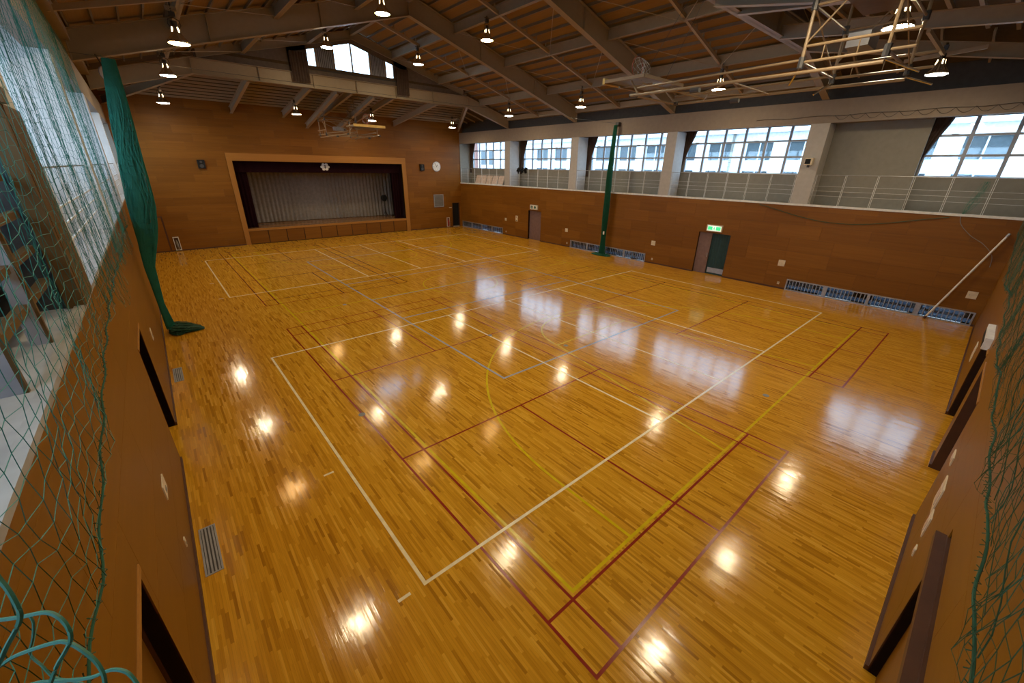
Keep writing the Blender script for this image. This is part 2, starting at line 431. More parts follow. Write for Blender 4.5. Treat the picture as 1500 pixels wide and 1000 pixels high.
# ------------------------------------------------------------------ walls below the gallery
def wall_x(name, x, sgn, u0, u1, z0, z1, holes, pw, ph, stag, thick=0.25, pm=None):
    """wall whose face is x = const; sgn = +1 when the room is on the +x side"""
    w = struct(name); mb = MB()
    for (a, b, c, d) in cutall((u0, u1, z0, z1), holes):
        mb.box(*sorted((x-sgn*0.012, x-sgn*thick)), a, b, c, d)
    mb.obj('wall_backing', M_BACK, w)
    r = 0; z = z0
    while z < z1-0.02:
        zz = min(z+ph, z1); u = u0 - (stag[r % len(stag)])*pw
        while u < u1:
            for (a, b, c, d) in cutall((max(u, u0)+0.002, min(u+pw, u1)-0.002, z+0.002, zz-0.002), holes):
                if b-a > 0.03 and d-c > 0.02:
                    boxobj('wall_panel', *sorted((x-sgn*0.012, x)), a, b, c, d, pm or M_PLY_Y, w)
            u += pw
        z += ph; r += 1
    return w
def wall_y(name, y, sgn, u0, u1, z0, z1, holes, pw, ph, stag, thick=0.25, pm=None):
    w = struct(name); mb = MB()
    for (a, b, c, d) in cutall((u0, u1, z0, z1), holes):
        mb.box(a, b, *sorted((y-sgn*0.012, y-sgn*thick)), c, d)
    mb.obj('wall_backing', M_BACK, w)
    r = 0; z = z0
    while z < z1-0.02:
        zz = min(z+ph, z1); u = u0 - (stag[r % len(stag)])*pw
        while u < u1:
            for (a, b, c, d) in cutall((max(u, u0)+0.002, min(u+pw, u1)-0.002, z+0.002, zz-0.002), holes):
                if b-a > 0.03 and d-c > 0.02:
                    boxobj('wall_panel', a, b, *sorted((y-sgn*0.012, y)), c, d, pm or M_PLY_X, w)
            u += pw
        z += ph; r += 1
    return w
LOWWIN = [(23.70, 29.75), (9.90, 16.02), (-4.02, 2.20)]
DOOR_R = [(19.15, 20.57), (5.20, 6.86)]
holes_r = [(a, b, 0.0, 0.52) for a, b in LOWWIN] + [(a, b, 0.0, 2.18) for a, b in DOOR_R]
wall_right = wall_x('wall_right', XR, -1, YN-1.3, YS+0.3, 0.0, ZG-0.03, holes_r, 1.72, 0.60, [0, 0.0, 0.35, 0.35, 0.0, 0.6])
DOOR_L = [(5.15, 6.60), (-2.10, -0.09)]
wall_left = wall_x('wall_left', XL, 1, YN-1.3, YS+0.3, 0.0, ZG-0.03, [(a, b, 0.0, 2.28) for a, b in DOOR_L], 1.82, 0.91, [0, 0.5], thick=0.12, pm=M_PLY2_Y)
DOOR_N = [(9.27, 11.53), (6.72, 8.63), (1.15, 3.33)]
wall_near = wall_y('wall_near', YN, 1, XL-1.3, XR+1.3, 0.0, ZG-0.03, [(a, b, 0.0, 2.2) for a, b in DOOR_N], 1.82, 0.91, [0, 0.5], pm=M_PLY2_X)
SX0, SX1, SZ0, SZ1 = 3.08, 14.95, 0.0, 5.36
wall_stage = wall_y('wall_stage', YS, -1, XL-1.35, XR+1.35, 0.0, 9.1, [(SX0, SX1, SZ0, SZ1), (19.72, 20.45, 0.0, 2.12)], 1.82, 0.455, [0, 0.5, 0.25, 0.75])
for nm, args in (('baseboard_right', [(XR-0.02, XR+0.0, a, b) for a, b in ((YN, -4.02), (2.20, 5.20), (6.86, 9.90), (16.02, 19.15), (20.57, 23.70))]),
                 ('baseboard_left', [(XL, XL+0.025, a, b) for a, b in ((YN, -2.10), (-0.09, 5.15), (6.60, YS))]),
                 ('baseboard_near', [(a, b, YN, YN+0.03) for a, b in ((XL, 1.15), (3.33, 6.72), (8.63, 9.27), (11.53, XR))]),
                 ('baseboard_stage', [(a, b, YS-0.02, YS) for a, b in ((XL, 2.78), (15.30, 19.72))])):
    mb = MB()
    for a in args: mb.box(*a, 0.0, 0.075)
    b = mb.obj(nm, M_DARKWOOD); b['kind'] = 'structure'

# white kerb along the gallery edges (named trim, part of the room)
t = MB().box(XR-0.03, XR+0.06, YN, YS, ZG-0.03, ZG+0.05).obj('trim_1', M_WHITE); t['kind'] = 'structure'
t = MB().box(XL-0.06, XL+0.012, YN, YS, ZG-0.03, ZG+0.02).obj('trim_2', M_CONC); t['kind'] = 'structure'
# gallery floors belong to the side walls
g_ = struct('floor_gallery'); MB().box(XR+0.06, WIN_XR+0.2, YN-1.3, YS+0.3, ZG-0.15, ZG).obj('gallery_floor', M_CONC, g_)
MB().box(WIN_XL-0.2, XL-0.06, YN-1.3, YS+0.3, ZG-0.15, ZG).obj('gallery_floor', M_CONC, g_)
MB().box(XL-0.06, XR+0.06, YN-1.3, YN-0.03, ZG-0.15, ZG).obj('gallery_floor', M_CONC, g_)
MB().box(XL-1.4, XR+1.4, YN-1.5, YN-1.3, 0, 9.6).obj('gallery_back_wall', M_PLASTER, struct('wall_gallery_near'))

# ------------------------------------------------------------------ upper side walls: columns, eave beams, window walls
COLY = [(22.90, 23.55), (15.94, 16.58), (9.05, 9.66), (2.28, 2.97)]
WIN_R = [(23.60, 29.60), (16.60, 22.62), (9.70, 15.75), (3.02, 9.03), (-4.08, -0.80)]
WIN_L = [(23.60, 29.60), (16.60, 22.85), (9.70, 15.90), (3.02, 9.00), (-4.08, 2.24)]
ZW0, ZW1 = 5.10, 7.20
for side, xf, sgn, xw, wins in (('right', XR, 1, WIN_XR, WIN_R), ('left', XL, -1, WIN_XL, WIN_L)):
    wall = struct('wall_window_%s' % side); mb = MB(); tn = 5 if sgn > 0 else 12
    for (a, b, c, d) in cutall((YN-1.35, YS+0.25, 0.0, 9.2), [(a, b, ZW0, ZW1) for a, b in wins] + ([(a+(b-a)*f, a+(b-a)*(f+0.2), 0.06, 0.46) for a, b in LOWWIN for f in (0.04, 0.3, 0.62)] + [(5.3, 6.2, 0, 2.1)] if sgn > 0 else [])):
        mb.box(*sorted((xw+sgn*0.02, xw+sgn*0.22)), a, b, c, d)
    mb.obj('window_wall', M_PLASTER, wall)
    for a, b in COLY:
        o = boxobj('trim_%d' % tn, *sorted((xf, xf+sgn*0.95)), a, b, ZG-0.03, ZB0 if sgn > 0 else ZB1-0.04, M_COLUMN if sgn > 0 else M_COLUMN_DAYLIT); o['kind'] = 'structure'; tn += 1
    bt = struct('trim_%d' % tn)
    boxobj('eave_beam', *sorted((xf, xf+sgn*0.32)), YN-1.3, YS, ZB0, ZB1, M_BEAM, bt)
    boxobj('gallery_soffit', *sorted((xf+sgn*0.32, xw+sgn*0.02)), YN-1.3, YS, ZB1-0.04, ZB1+0.10, M_BEAM, bt)
    boxobj('eave_fascia', *sorted((xf+sgn*0.30, xf+sgn*0.36)), YN-1.3, YS, ZB1, 9.25, M_FASCIA, bt)
    boxobj('eave_strut', *sorted((xf-sgn*0.12, xf+sgn*0.30)), FY[3], FY[0], 8.50, 8.80, M_STEEL, bt)
    boxobj('gallery_end_wall', *sorted((xf-sgn*0.0, xw+sgn*0.02)), YS-0.06, YS-0.001, ZG, ZB0, M_PLASTER, wall)
boxobj('blind_panel', WIN_XR-0.35, WIN_XR-0.28, -0.78, 2.28, ZG, ZB0+0.1, M_PLASTER, struct('wall_blind'))

def sash_window(name, x, y0, y1, z0, z1, ncol, zs, parent_kind=True):
    w = struct(name)
    mb = MB()
    mb.box(x-0.05, x+0.05, y0, y1, z0, z0+0.05).box(x-0.05, x+0.05, y0, y1, z1-0.05, z1)
    mb.box(x-0.05, x+0.05, y0, y0+0.05, z0+0.05, z1-0.05).box(x-0.05, x+0.05, y1-0.05, y1, z0+0.05, z1-0.05)
    mb.obj('window_frame', M_ALU_DK, w)
    ys = [y1 - (y1-y0)*i/ncol for i in range(ncol+1)]
    for yy in ys[1:-1]: boxobj('mullion', x-0.045, x+0.045, yy-0.055, yy+0.055, z0+0.05, z1-0.05, M_ALU_DK, w)
    for zz in zs[1:-1]:
        for i in range(ncol):
            boxobj('transom', x-0.035, x+0.035, ys[i+1]+0.055, ys[i]-0.055, zz-0.04, zz+0.04, M_ALU_DK, w)
    for i in range(ncol):
        for j in range(len(zs)-1):
            boxobj('pane', x-0.004, x+0.004, ys[i+1]+0.03, ys[i]-0.03, zs[j]+0.03, zs[j+1]-0.03, M_GLASS, w)
            if j == 2 and (i*7+3) % 3 == 0:
                boxobj('sash_latch', x-0.07, x-0.045, ys[i+1]+0.35, ys[i+1]+0.55, zs[2]+0.03, zs[2]+0.06, M_ALU_DK, w)
    return w
ZS = [ZW0, 5.86, 6.55, ZW1]
k = 1
for (a, b) in WIN_R:
    sash_window('window_%d' % k, WIN_XR+0.06, a, b, ZW0, ZW1, max(3, round((b-a)/1.02)), ZS); k += 1
for (a, b) in WIN_L:
    sash_window('window_%d' % k, WIN_XL-0.06, a, b, ZW0, ZW1, max(3, round((b-a)/1.5)), [ZW0, 6.1, ZW1]); k += 1

# low barred windows at floor level in the window wall
LOWBARS = {}
for (a, b) in LOWWIN:
    w = struct('window_%d' % k); k += 1
    x = XR - 0.02
    mb = MB().box(x-0.02, x+0.05, a, b, 0.0, 0.045).box(x-0.02, x+0.05, a, b, 0.475, 0.52)
    mb.box(x-0.02, x+0.05, a, a+0.05, 0.045, 0.475).box(x-0.02, x+0.05, b-0.05, b, 0.045, 0.475).obj('window_frame', M_ALU, w)
    n = 4
    for i in range(1, n):
        yy = a+(b-a)*i/n; boxobj('mullion', x-0.01, x+0.06, yy-0.05, yy+0.05, 0.045, 0.475, M_ALU, w)
    nb = int((b-a)/0.135)
    for i in range(1, nb):
        yy = a+(b-a)*i/nb
        boxobj('bar', x-0.008, x+0.012, yy-0.012, yy+0.012, 0.045, 0.475, M_ALU, w)
    boxobj('cross_rail', x+0.012, x+0.022, a+0.05, b-0.05, 0.253, 0.267, M_DARKMETAL, w)
    for i in range(n):
        boxobj('pane', x+0.2, x+0.207, a+(b-a)*i/n, a+(b-a)*(i+1)/n, 0.03, 0.50, M_GLASS_LOW, w)

# ------------------------------------------------------------------ doors
def recess_door(name, axis, f, sgn, u0, u1, zt, depth, leaf, leafmat, cap=True):
    """recess behind the wall face; sgn = direction into the wall"""
    d = struct(name)
    def bx(nm, a0, a1, w0, w1, z0, z1, m):
        lo, hi = sorted((f+sgn*a0, f+sgn*a1))
        if axis == 0: boxobj(nm, lo, hi, w0, w1, z0, z1, m, d)
        else: boxobj(nm, w0, w1, lo, hi, z0, z1, m, d)
    bx('jamb', 0.0, depth+0.05, u0-0.04, u0, 0, zt, M_DARKWOOD); bx('jamb', 0.0, depth+0.05, u1, u1+0.04, 0, zt, M_DARKWOOD)
    bx('lintel', 0.0, depth+0.05, u0-0.04, u1+0.04, zt, zt+0.04, M_DARKWOOD)
    bx('door_leaf', depth, depth+0.05, u0, u1, 0.012, zt, leafmat)
    if cap:
        bx('door_head', -0.012, 0.0, u0-0.06, u1+0.06, zt, zt+0.05, M_TRIMWOOD_X)
    return d
recess_door('door_1', 0, XL, -1, 5.15, 6.60, 2.28, 0.40, True, M_DARKWOOD)
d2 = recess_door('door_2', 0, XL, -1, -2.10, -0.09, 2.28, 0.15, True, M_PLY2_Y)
boxobj('door_track', XL-0.09, XL-0.07, -2.10, -0.09, 0.0, 0.02, M_DARKMETAL, d2)
recess_door('door_3', 1, YN, -1, 9.27, 11.53, 2.2, 0.30, True, M_DARKWOOD)
recess_door('door_4', 1, YN, -1, 6.72, 8.63, 2.2, 0.30, True, M_DARKWOOD)
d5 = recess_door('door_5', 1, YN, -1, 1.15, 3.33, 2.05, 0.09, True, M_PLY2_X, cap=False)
boxobj('door_hood', 1.05, 3.42, YN, YN+0.075, 1.97, 2.05, M_DARKWOOD, d5)
d6 = recess_door('door_6', 0, XR, 1, 19.15, 20.57, 2.18, 0.16, True, M_DOOR, cap=False)
d7 = struct('door_7')
boxobj('jamb', XR, XR+0.25, 6.86, 6.90, 0, 2.18, M_DARKWOOD, d7); boxobj('jamb', XR, XR+0.25, 5.16, 5.20, 0, 2.18, M_DARKWOOD, d7)
boxobj('lintel', XR, XR+0.25, 5.16, 6.90, 2.18, 2.22, M_DARKWOOD, d7)
lf = boxobj('door_leaf', XR+0.10, XR+0.14, 6.18, 6.86, 0.01, 2.18, M_DOOR, d7)
boxobj('door_handle', XR+0.06, XR+0.10, 6.22, 6.25, 0.9, 1.1, M_ALU, lf).location -= lf.location
lf2 = boxobj('screen_door', XR+0.17, XR+0.20, 5.20, 6.18, 0.01, 2.18, M_GREENCURT, d7)
boxobj('kick_plate', XR+0.155, XR+0.17, 5.24, 6.12, 0.10, 0.36, M_ALU, lf2).location -= lf2.location
curtain_mesh((XR+0.15, 5.26), (XR+0.15, 6.12), 0.44, 2.16, 0.018, 0.15).obj('door_curtain', M_GREENCURT, lf2, True).location -= lf2.location
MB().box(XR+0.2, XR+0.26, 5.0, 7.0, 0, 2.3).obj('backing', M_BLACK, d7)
d8 = struct('door_8')          # stage-side door, only a dark outline
boxobj('door_leaf', XL+0.005, -1.36, YS-0.012, YS-0.002, 0.0, 2.08, M_PLY_X, d8)
boxobj('jamb', -1.36, -1.28, YS-0.022, YS-0.002, 0.0, 2.15, M_DARKWOOD, d8)
boxobj('lintel', XL+0.005, -1.36, YS-0.022, YS-0.002, 2.08, 2.15, M_DARKWOOD, d8)
d9 = struct('door_9')
boxobj('door_leaf', 19.72, 20.45, YS+0.12, YS+0.16, 0.0, 2.12, M_BLACK, d9)
boxobj('threshold', 19.72, 20.45, YS-0.01, YS+0.12, 0.0, 0.07, M_PLASTER, d9)
boxobj('jamb', 19.68, 19.72, YS-0.01, YS+0.16, 0.0, 2.16, M_DARKWOOD, d9); boxobj('jamb', 20.45, 20.49, YS-0.01, YS+0.16, 0.0, 2.16, M_DARKWOOD, d9)
boxobj('lintel', 19.72, 20.45, YS-0.01, YS+0.16, 2.12, 2.16, M_DARKWOOD, d9)

# ------------------------------------------------------------------ stage
t = struct('trim_3')           # proscenium frame
boxobj('frame_side', 2.79, SX0, YS-0.06, YS+0.2, 0.0, SZ1, M_TRIMWOOD_Z, t); boxobj('frame_side', SX1, 15.29, YS-0.06, YS+0.2, 0.0, SZ1, M_TRIMWOOD_Z, t)
boxobj('frame_head', 2.79, 15.29, YS-0.06, YS+0.2, SZ1, 5.82, M_TRIMWOOD_X, t)
stage = struct('trim_4')       # stage deck, apron and its drawer fronts
boxobj('stage_floor', SX0, SX1, YS+0.12, YS+4.6, 0.93, 1.04, M_STAGEFLOOR, stage)
boxobj('stage_nosing', SX0, SX1, YS-0.03, YS+0.12, 0.90, 1.05, M_TRIMWOOD_X, stage)
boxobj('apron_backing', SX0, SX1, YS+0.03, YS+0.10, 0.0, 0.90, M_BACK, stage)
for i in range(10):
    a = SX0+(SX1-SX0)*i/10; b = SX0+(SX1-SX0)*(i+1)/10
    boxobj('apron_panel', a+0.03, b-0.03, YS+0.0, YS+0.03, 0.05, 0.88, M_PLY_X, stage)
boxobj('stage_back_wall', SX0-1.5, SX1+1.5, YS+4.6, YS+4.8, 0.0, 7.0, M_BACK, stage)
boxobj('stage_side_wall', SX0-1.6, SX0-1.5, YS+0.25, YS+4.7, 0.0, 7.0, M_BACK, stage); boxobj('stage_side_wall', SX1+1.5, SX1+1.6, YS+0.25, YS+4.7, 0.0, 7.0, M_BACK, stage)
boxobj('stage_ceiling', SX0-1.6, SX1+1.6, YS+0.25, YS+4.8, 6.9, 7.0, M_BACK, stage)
tag(curtain_mesh((SX0-0.4, YS+3.3), (SX1+0.4, YS+3.3), 1.07, 6.6, -0.10, 0.30, rows=3, cusp=True).obj('stage_backdrop_curtain', M_GREYCURT, None, True),
    'wide grey pleated backdrop curtain across the rear of the stage', 'curtain')
tag(curtain_mesh((SX0, YS+0.45), (SX1, YS+0.45), 4.66, 5.9, 0.02, 0.5, rows=3).obj('stage_valance', M_MAROON, None, True),
    'dark maroon valance hanging across the top of the stage opening', 'curtain')
tag(curtain_mesh((SX0-0.1, YS+0.62), (SX0+0.78, YS+0.62), 1.05, 5.8, 0.03, 0.22, rows=3).obj('stage_leg_curtain', M_MAROON, None, True),
    'dark maroon leg curtain on the side of the stage nearer the gallery net', 'curtain', 'stage leg curtains')
tag(curtain_mesh((SX1-0.72, YS+0.62), (SX1+0.1, YS+0.62), 1.05, 5.8, 0.03, 0.22, rows=3).obj('stage_leg_curtain', M_MAROON, None, True),
    'dark maroon leg curtain on the side of the stage nearer the clock', 'curtain', 'stage leg curtains')
# crest on the valance: six pointed white leaves round a ring with a dark sign
cr = thing('school_crest', 'white six pointed crest on the dark valance above the stage', 'emblem')
mb = MB(); cx, cz, yy = 8.97, 5.06, YS+0.40
for q in range(6):          # six rounded leaves with notched tips
    a = math.radians(60*q); ca, sa = math.cos(a), math.sin(a); ring = []
    for (rr_, ww) in ((0.10, -0.07), (0.22, -0.135), (0.31, -0.10), (0.37, -0.045), (0.345, 0.0), (0.37, 0.045), (0.31, 0.10), (0.22, 0.135), (0.10, 0.07)):
        ring.append((cx+0.9*(rr_*ca-ww*sa), yy+0.0008*q, cz+(rr_*sa+ww*ca)*0.74))
    mb.poly(ring, (0, 0.015, 0))
mb.obj('crest_leaves', M_WHITE, cr)
mb = MB(); mb.poly([(cx+0.13*math.cos(2*math.pi*i/16), yy-0.006, cz+0.15*math.sin(2*math.pi*i/16)) for i in range(16)], (0, 0.005, 0)).obj('crest_center', M_WHITE, cr)
mb = MB().box(cx-0.085, cx+0.085, yy-0.014, yy-0.007, cz+0.055, cz+0.09).box(cx-0.02, cx+0.02, yy-0.014, yy-0.007, cz-0.13, cz+0.15)
mb.box(cx-0.075, cx+0.075, yy-0.014, yy-0.007, cz-0.06, cz-0.03).obj('crest_sign', M_BLACK, cr)
# dark stand at the side of the stage
st = thing('stage_stand', 'dark slim stand with round head before the grey stage curtain', 'stand')
sx, sy = 14.05, YS+2.1
MB().lathe([(0.02, 0.0), (0.02, 1.25)], 8, (sx, sy, 1.09)).obj('pole', M_BLACK, st)
mb = MB()
for a in (0.3, 2.4, 4.5): mb.tube([(sx, sy, 1.5), (sx+0.32*math.cos(a), sy+0.32*math.sin(a), 1.055)], 0.02, 6)
mb.obj('tripod_legs', M_BLACK, st)
MB().tube([(sx, sy-0.10, 2.62), (sx, sy-0.07, 2.62), (sx, sy+0.07, 2.62), (sx, sy+0.10, 2.62)], [0.16, 0.27, 0.27, 0.16], 16).obj('round_head', M_BLACK, st)

# ------------------------------------------------------------------ roof: deck, frames, beams, purlins, rods
ceiling = struct('ceiling')
YA, YB = FY[3]-0.25, FY[0]+0.25
TH = Vector((0, 0, 0.12))
KL, KR = 1.42, 16.94                         # kinks of the hipped end frames
ZK = zdeck(KR)
ZE = 8.72
mb = MB()
mb.poly([(XR+1.6, YA, zdeck(XR)-0.46), (XR+1.6, YB, zdeck(XR)-0.46), (XC, YB, zdeck(XC)), (XC, YA, zdeck(XC))], TH)
mb.poly([(XL-1.6, YB, zdeck(XL)-0.46), (XL-1.6, YA, zdeck(XL)-0.46), (XC, YA, zdeck(XC)), (XC, YB, zdeck(XC))], TH)
mb.obj('roof_deck', M_DECK, ceiling)
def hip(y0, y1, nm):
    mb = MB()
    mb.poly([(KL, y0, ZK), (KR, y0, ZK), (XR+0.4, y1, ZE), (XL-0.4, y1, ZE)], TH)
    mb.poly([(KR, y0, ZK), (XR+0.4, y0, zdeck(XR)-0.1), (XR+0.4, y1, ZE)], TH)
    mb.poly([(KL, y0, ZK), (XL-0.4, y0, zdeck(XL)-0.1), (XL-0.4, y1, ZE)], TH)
    mb.obj('hip_deck', mat('shaded_hip_board', (0.075, 0.046, 0.022), 0.9), ceiling)  # same board as the roof deck, with shade put into the colour
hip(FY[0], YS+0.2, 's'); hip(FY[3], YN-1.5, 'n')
def frame_profile(y, pts, depth, fw=0.26):
    for i in range(len(pts)-1):
        (x0, z0), (x1, z1) = pts[i], pts[i+1]
        MB().ibeam((x0, y, z0), (x1, y, z1), fw, depth).obj('roof_frame', M_STEEL, ceiling)
EB = 7.97
for y in FY[1:3]:
    frame_profile(y, [(XL, EB), (XC, EB+0.287*(XC-XL)+0.03), (XR, EB)], 0.82)
    for xx in (XL+0.02, KL, 5.3, XC, 13.1, KR, XR-0.02):
        z = EB + 0.287*(min(xx-XL, XR-xx)); boxobj('stiffener', xx-0.012, xx+0.012, y-0.115, y+0.115, z+0.03, z+0.79, M_STEEL, ceiling)
ZT = 9.03
for y in (FY[0], FY[3]):
    frame_profile(y, [(XL, EB), (KL, ZT), (KR, ZT), (XR, EB)], 0.66)
    frame_profile(y, [(KL+0.3, ZT+0.68), (XC, zdeck(XC)-0.55), (KR-0.3, ZT+0.68)], 0.42, 0.2)
    for xx in (KL, 4.2, 6.8, XC, 11.6, 14.2, KR):
        boxobj('stiffener', xx-0.012, xx+0.012, y-0.115, y+0.115, ZT+0.03, ZT+0.63, M_STEEL, ceiling)
for off in (2.38, 5.52, 8.78):
    for s in (-1, 1):
        x = XC+s*off; z = zdeck(x)-0.47
        for i in range(3):
            MB().ibeam((x, FY[i+1]+0.02, z), (x, FY[i]-0.02, z), 0.17, 0.40, 0.018, 0.02).obj('longitudinal_beam', M_STEEL, ceiling)
MB().ibeam((XC, FY[3], zdeck(XC)-0.40), (XC, FY[0], zdeck(XC)-0.40), 0.17, 0.3, 0.018, 0.02).obj('longitudinal_beam', M_STEEL, ceiling)
for s in (-1, 1):
    for i in range(19):
        x = XC + s*(0.35+0.61*i); z = zdeck(x)-0.13
        MB().beam((x, YA, z+0.03), (x, YB, z+0.03), 0.05, 0.10).obj('purlin', M_PURLIN, ceiling)
# thin mid-bay rafters under the purlins with their hangers, and the tie rods
for y in ((FY[0]+FY[1])/2, (FY[1]+FY[2])/2, (FY[2]+FY[3])/2):
    for s in (-1, 1):
        x0 = XC; x1 = XR if s > 0 else XL
        MB().beam((x0, y, zdeck(x0)-0.42), (x1, y, zdeck(x1)-0.42), 0.10, 0.13).obj('mid_rafter', M_STEEL_LT, ceiling)
        mb = MB()
        for i in range(19):
            x = XC + s*(0.35+0.61*i); mb.box(x-0.02, x+0.02, y-0.03, y+0.03, zdeck(x)-0.30, zdeck(x)-0.12)
        stuff(mb.obj('rafter_hangers', M_STEEL, ceiling))
for i in range(3):
    y0, y1 = FY[i+1], FY[i]; ym = (y0+y1)/2
    for s in (-1, 1):
        for (oa, ob) in ((8.78, 5.52), (5.52, 2.38)):
            xa, xb = XC+s*oa, XC+s*ob
            za, zb = zdeck(xa)-0.5, zdeck(xb)-0.5
            MB().tube([(xa, ym, za), (xb, y0+0.1, zb+0.1)], 0.012, 5).obj('brace_rod', M_STEEL_LT, ceiling)
            MB().tube([(xa, ym, za), (xb, y1-0.1, zb+0.1)], 0.012, 5).obj('brace_rod', M_STEEL_LT, ceiling)
# hipped end bays: rafters down to the end walls, cross joists, corner rafters
for (y0, y1) in ((FY[0], YS), (FY[3], YN-1.3)):
    sg = 1 if y1 > y0 else -1
    def zh(y): return ZK + (ZE-ZK)*abs(y-y0)/abs((YS+0.2 if sg > 0 else YN-1.5)-y0)
    for x in (3.66, 6.62, 8.86, 11.45, 14.55):
        MB().ibeam((x, y0+sg*0.05, 8.97), (x, y1-sg*0.02, 8.08), 0.16, 0.36, 0.018, 0.02).obj('hip_rafter', M_STEEL_LT, ceiling)
    for x in (8.02, 10.16):
        MB().ibeam((x, y0+sg*0.05, 8.88), (x, y1-sg*0.02, 7.52 if sg > 0 else 7.4), 0.18, 0.30, 0.02, 0.02).obj('goal_support_beam', M_STEEL_LT, ceiling)
    for xa, xb in ((KR, XR-0.1), (KL, XL+0.1)):
        MB().ibeam((xa, y0+sg*0.05, 9.02), (xb, y1-sg*0.05, 8.05), 0.16, 0.38, 0.018, 0.02).obj('corner_rafter', M_STEEL_LT, ceiling)
    n = 13
    for i in range(n):
        y = y0+sg*(0.35+(abs(y1-y0)-0.45)*i/(n-1))
        t_ = abs(y-y0)/abs(y1-y0)
        MB().beam((KL+(XL-KL)*t_, y, zh(y)-0.10), (KR+(XR-KR)*t_, y, zh(y)-0.10), 0.09, 0.10).obj('hip_joist', M_STEEL_LT, ceiling)
    ym = MIDY[0]+0.2 if sg > 0 else MIDY[4]
    for (xa, xb) in ((KR+1.6, XR), (KL-1.6, XL)):
        for i in range(5):
            yy = y0+sg*(0.9+i*1.15); x_in = (KR+(XR-KR)*abs(yy-y0)/abs(y1-y0)) if xa > XC else (KL+(XL-KL)*abs(yy-y0)/abs(y1-y0))
            if abs(xb-x_in) > 0.3:
                MB().beam((x_in, yy, zh(yy)-0.16), (xb, yy, 8.62), 0.06, 0.1).obj('jack_rafter', M_STEEL, ceiling)
    MB().beam((KR+1.0, ym, 8.5), (14.55, ym, 8.5), 0.08, 0.1).obj('lamp_rail', M_STEEL_LT, ceiling)
    for xx in (17.9, 0.2):
        MB().beam((xx, ym-0.9, 8.55), (xx, ym+0.9, 8.45), 0.08, 0.1).obj('lamp_rail', M_STEEL_LT, ceiling)

# gable walls above the end ties, the stage one with its window
GY = FY[0]+0.02
def ztop(x): return 11.46 - 0.27*abs(x-9.1)
gable = struct('wall_gable')
mb = MB()
zb = ZT+0.60
def gq(x0, x1, f0, f1, y=GY): mb.hexa([(x0,y,f0(x0)),(x1,y,f0(x1)),(x1,y+0.08,f0(x1)),(x0,y+0.08,f0(x0)),(x0,y,f1(x0)),(x1,y,f1(x1)),(x1,y+0.08,f1(x1)),(x0,y+0.08,f1(x0))])
top = lambda x: zdeck(x)-0.0
bot = lambda x: zb
ZSILL = 9.98
gq(KL+0.2, 5.75, bot, top); gq(12.45, KR-0.2, bot, top)
gq(5.70, 6.66, lambda x: ZSILL, top); gq(11.62, 12.5, lambda x: ZSILL, top); gq(5.75, 9.1, ztop, top); gq(9.1, 12.45, ztop, top); gq(5.75, 12.45, bot, lambda x: ZSILL)
mb.obj('gable_panel', mat('dark_brown_gable_board', (0.13, 0.095, 0.075), 0.8), gable)
mb = MB(); gq(KL+0.2, XC, bot, top, FY[3]-0.08); gq(XC, KR-0.2, bot, top, FY[3]-0.08); mb.obj('gable_panel', MATS['dark_brown_gable_board'], gable)
gw = struct('window_%d' % k); k += 1
GX = [5.75, 6.66, 7.14, 8.10, 9.10, 10.15, 11.10, 11.62, 12.45]
for x in GX[1:-1]:
    boxobj('mullion', x-0.04, x+0.04, GY, GY+0.07, ZSILL, ztop(x), M_STEEL, gw)
for (i, kind) in ((1, 'p'), (2, 'l'), (3, 'p'), (4, 'p'), (5, 'l'), (6, 'p')):
    a, b = GX[i]+0.04, GX[i+1]-0.04
    if kind == 'p':
        mb = MB(); gq(a, b, lambda x: ZSILL, ztop, GY+0.03); mb.v = [(x, GY+0.03+(0.006 if y > GY+0.05 else 0), z) for x, y, z in mb.v]; mb.obj('pane', M_GLASS, gw)
    else:
        mb = MB(); gq(a, b, lambda x: ZSILL, ztop, GY+0.06); mb.obj('louver_backing', M_DARKMETAL, gw)
        n = 9
        for j in range(n):
            x = a+(b-a)*(j+0.5)/n; boxobj('louver_slat', x-0.028, x+0.028, GY+0.02, GY+0.05, ZSILL+0.02, ztop(x)-0.02, M_ALU_DK, gw)
for (a, b) in ((5.75, 6.62), (11.66, 12.45)):
    c = curtain_mesh((a, GY-0.20), (b, GY-0.20), ZSILL-0.75, min(ztop(a), ztop(b))+0.05, 0.03, 0.14, rows=3).obj('gable_curtain', M_BROWNCURT, None, True)
    tag(c, 'dark curtain gathered beside the gable window, on its %s' % ('clock side' if a > 9 else 'door wall side'), 'curtain', 'gable window curtains')
boxobj('sill_board', 5.7, 12.5, GY-0.05, GY, ZSILL-0.06, ZSILL, M_FASCIA, gw)

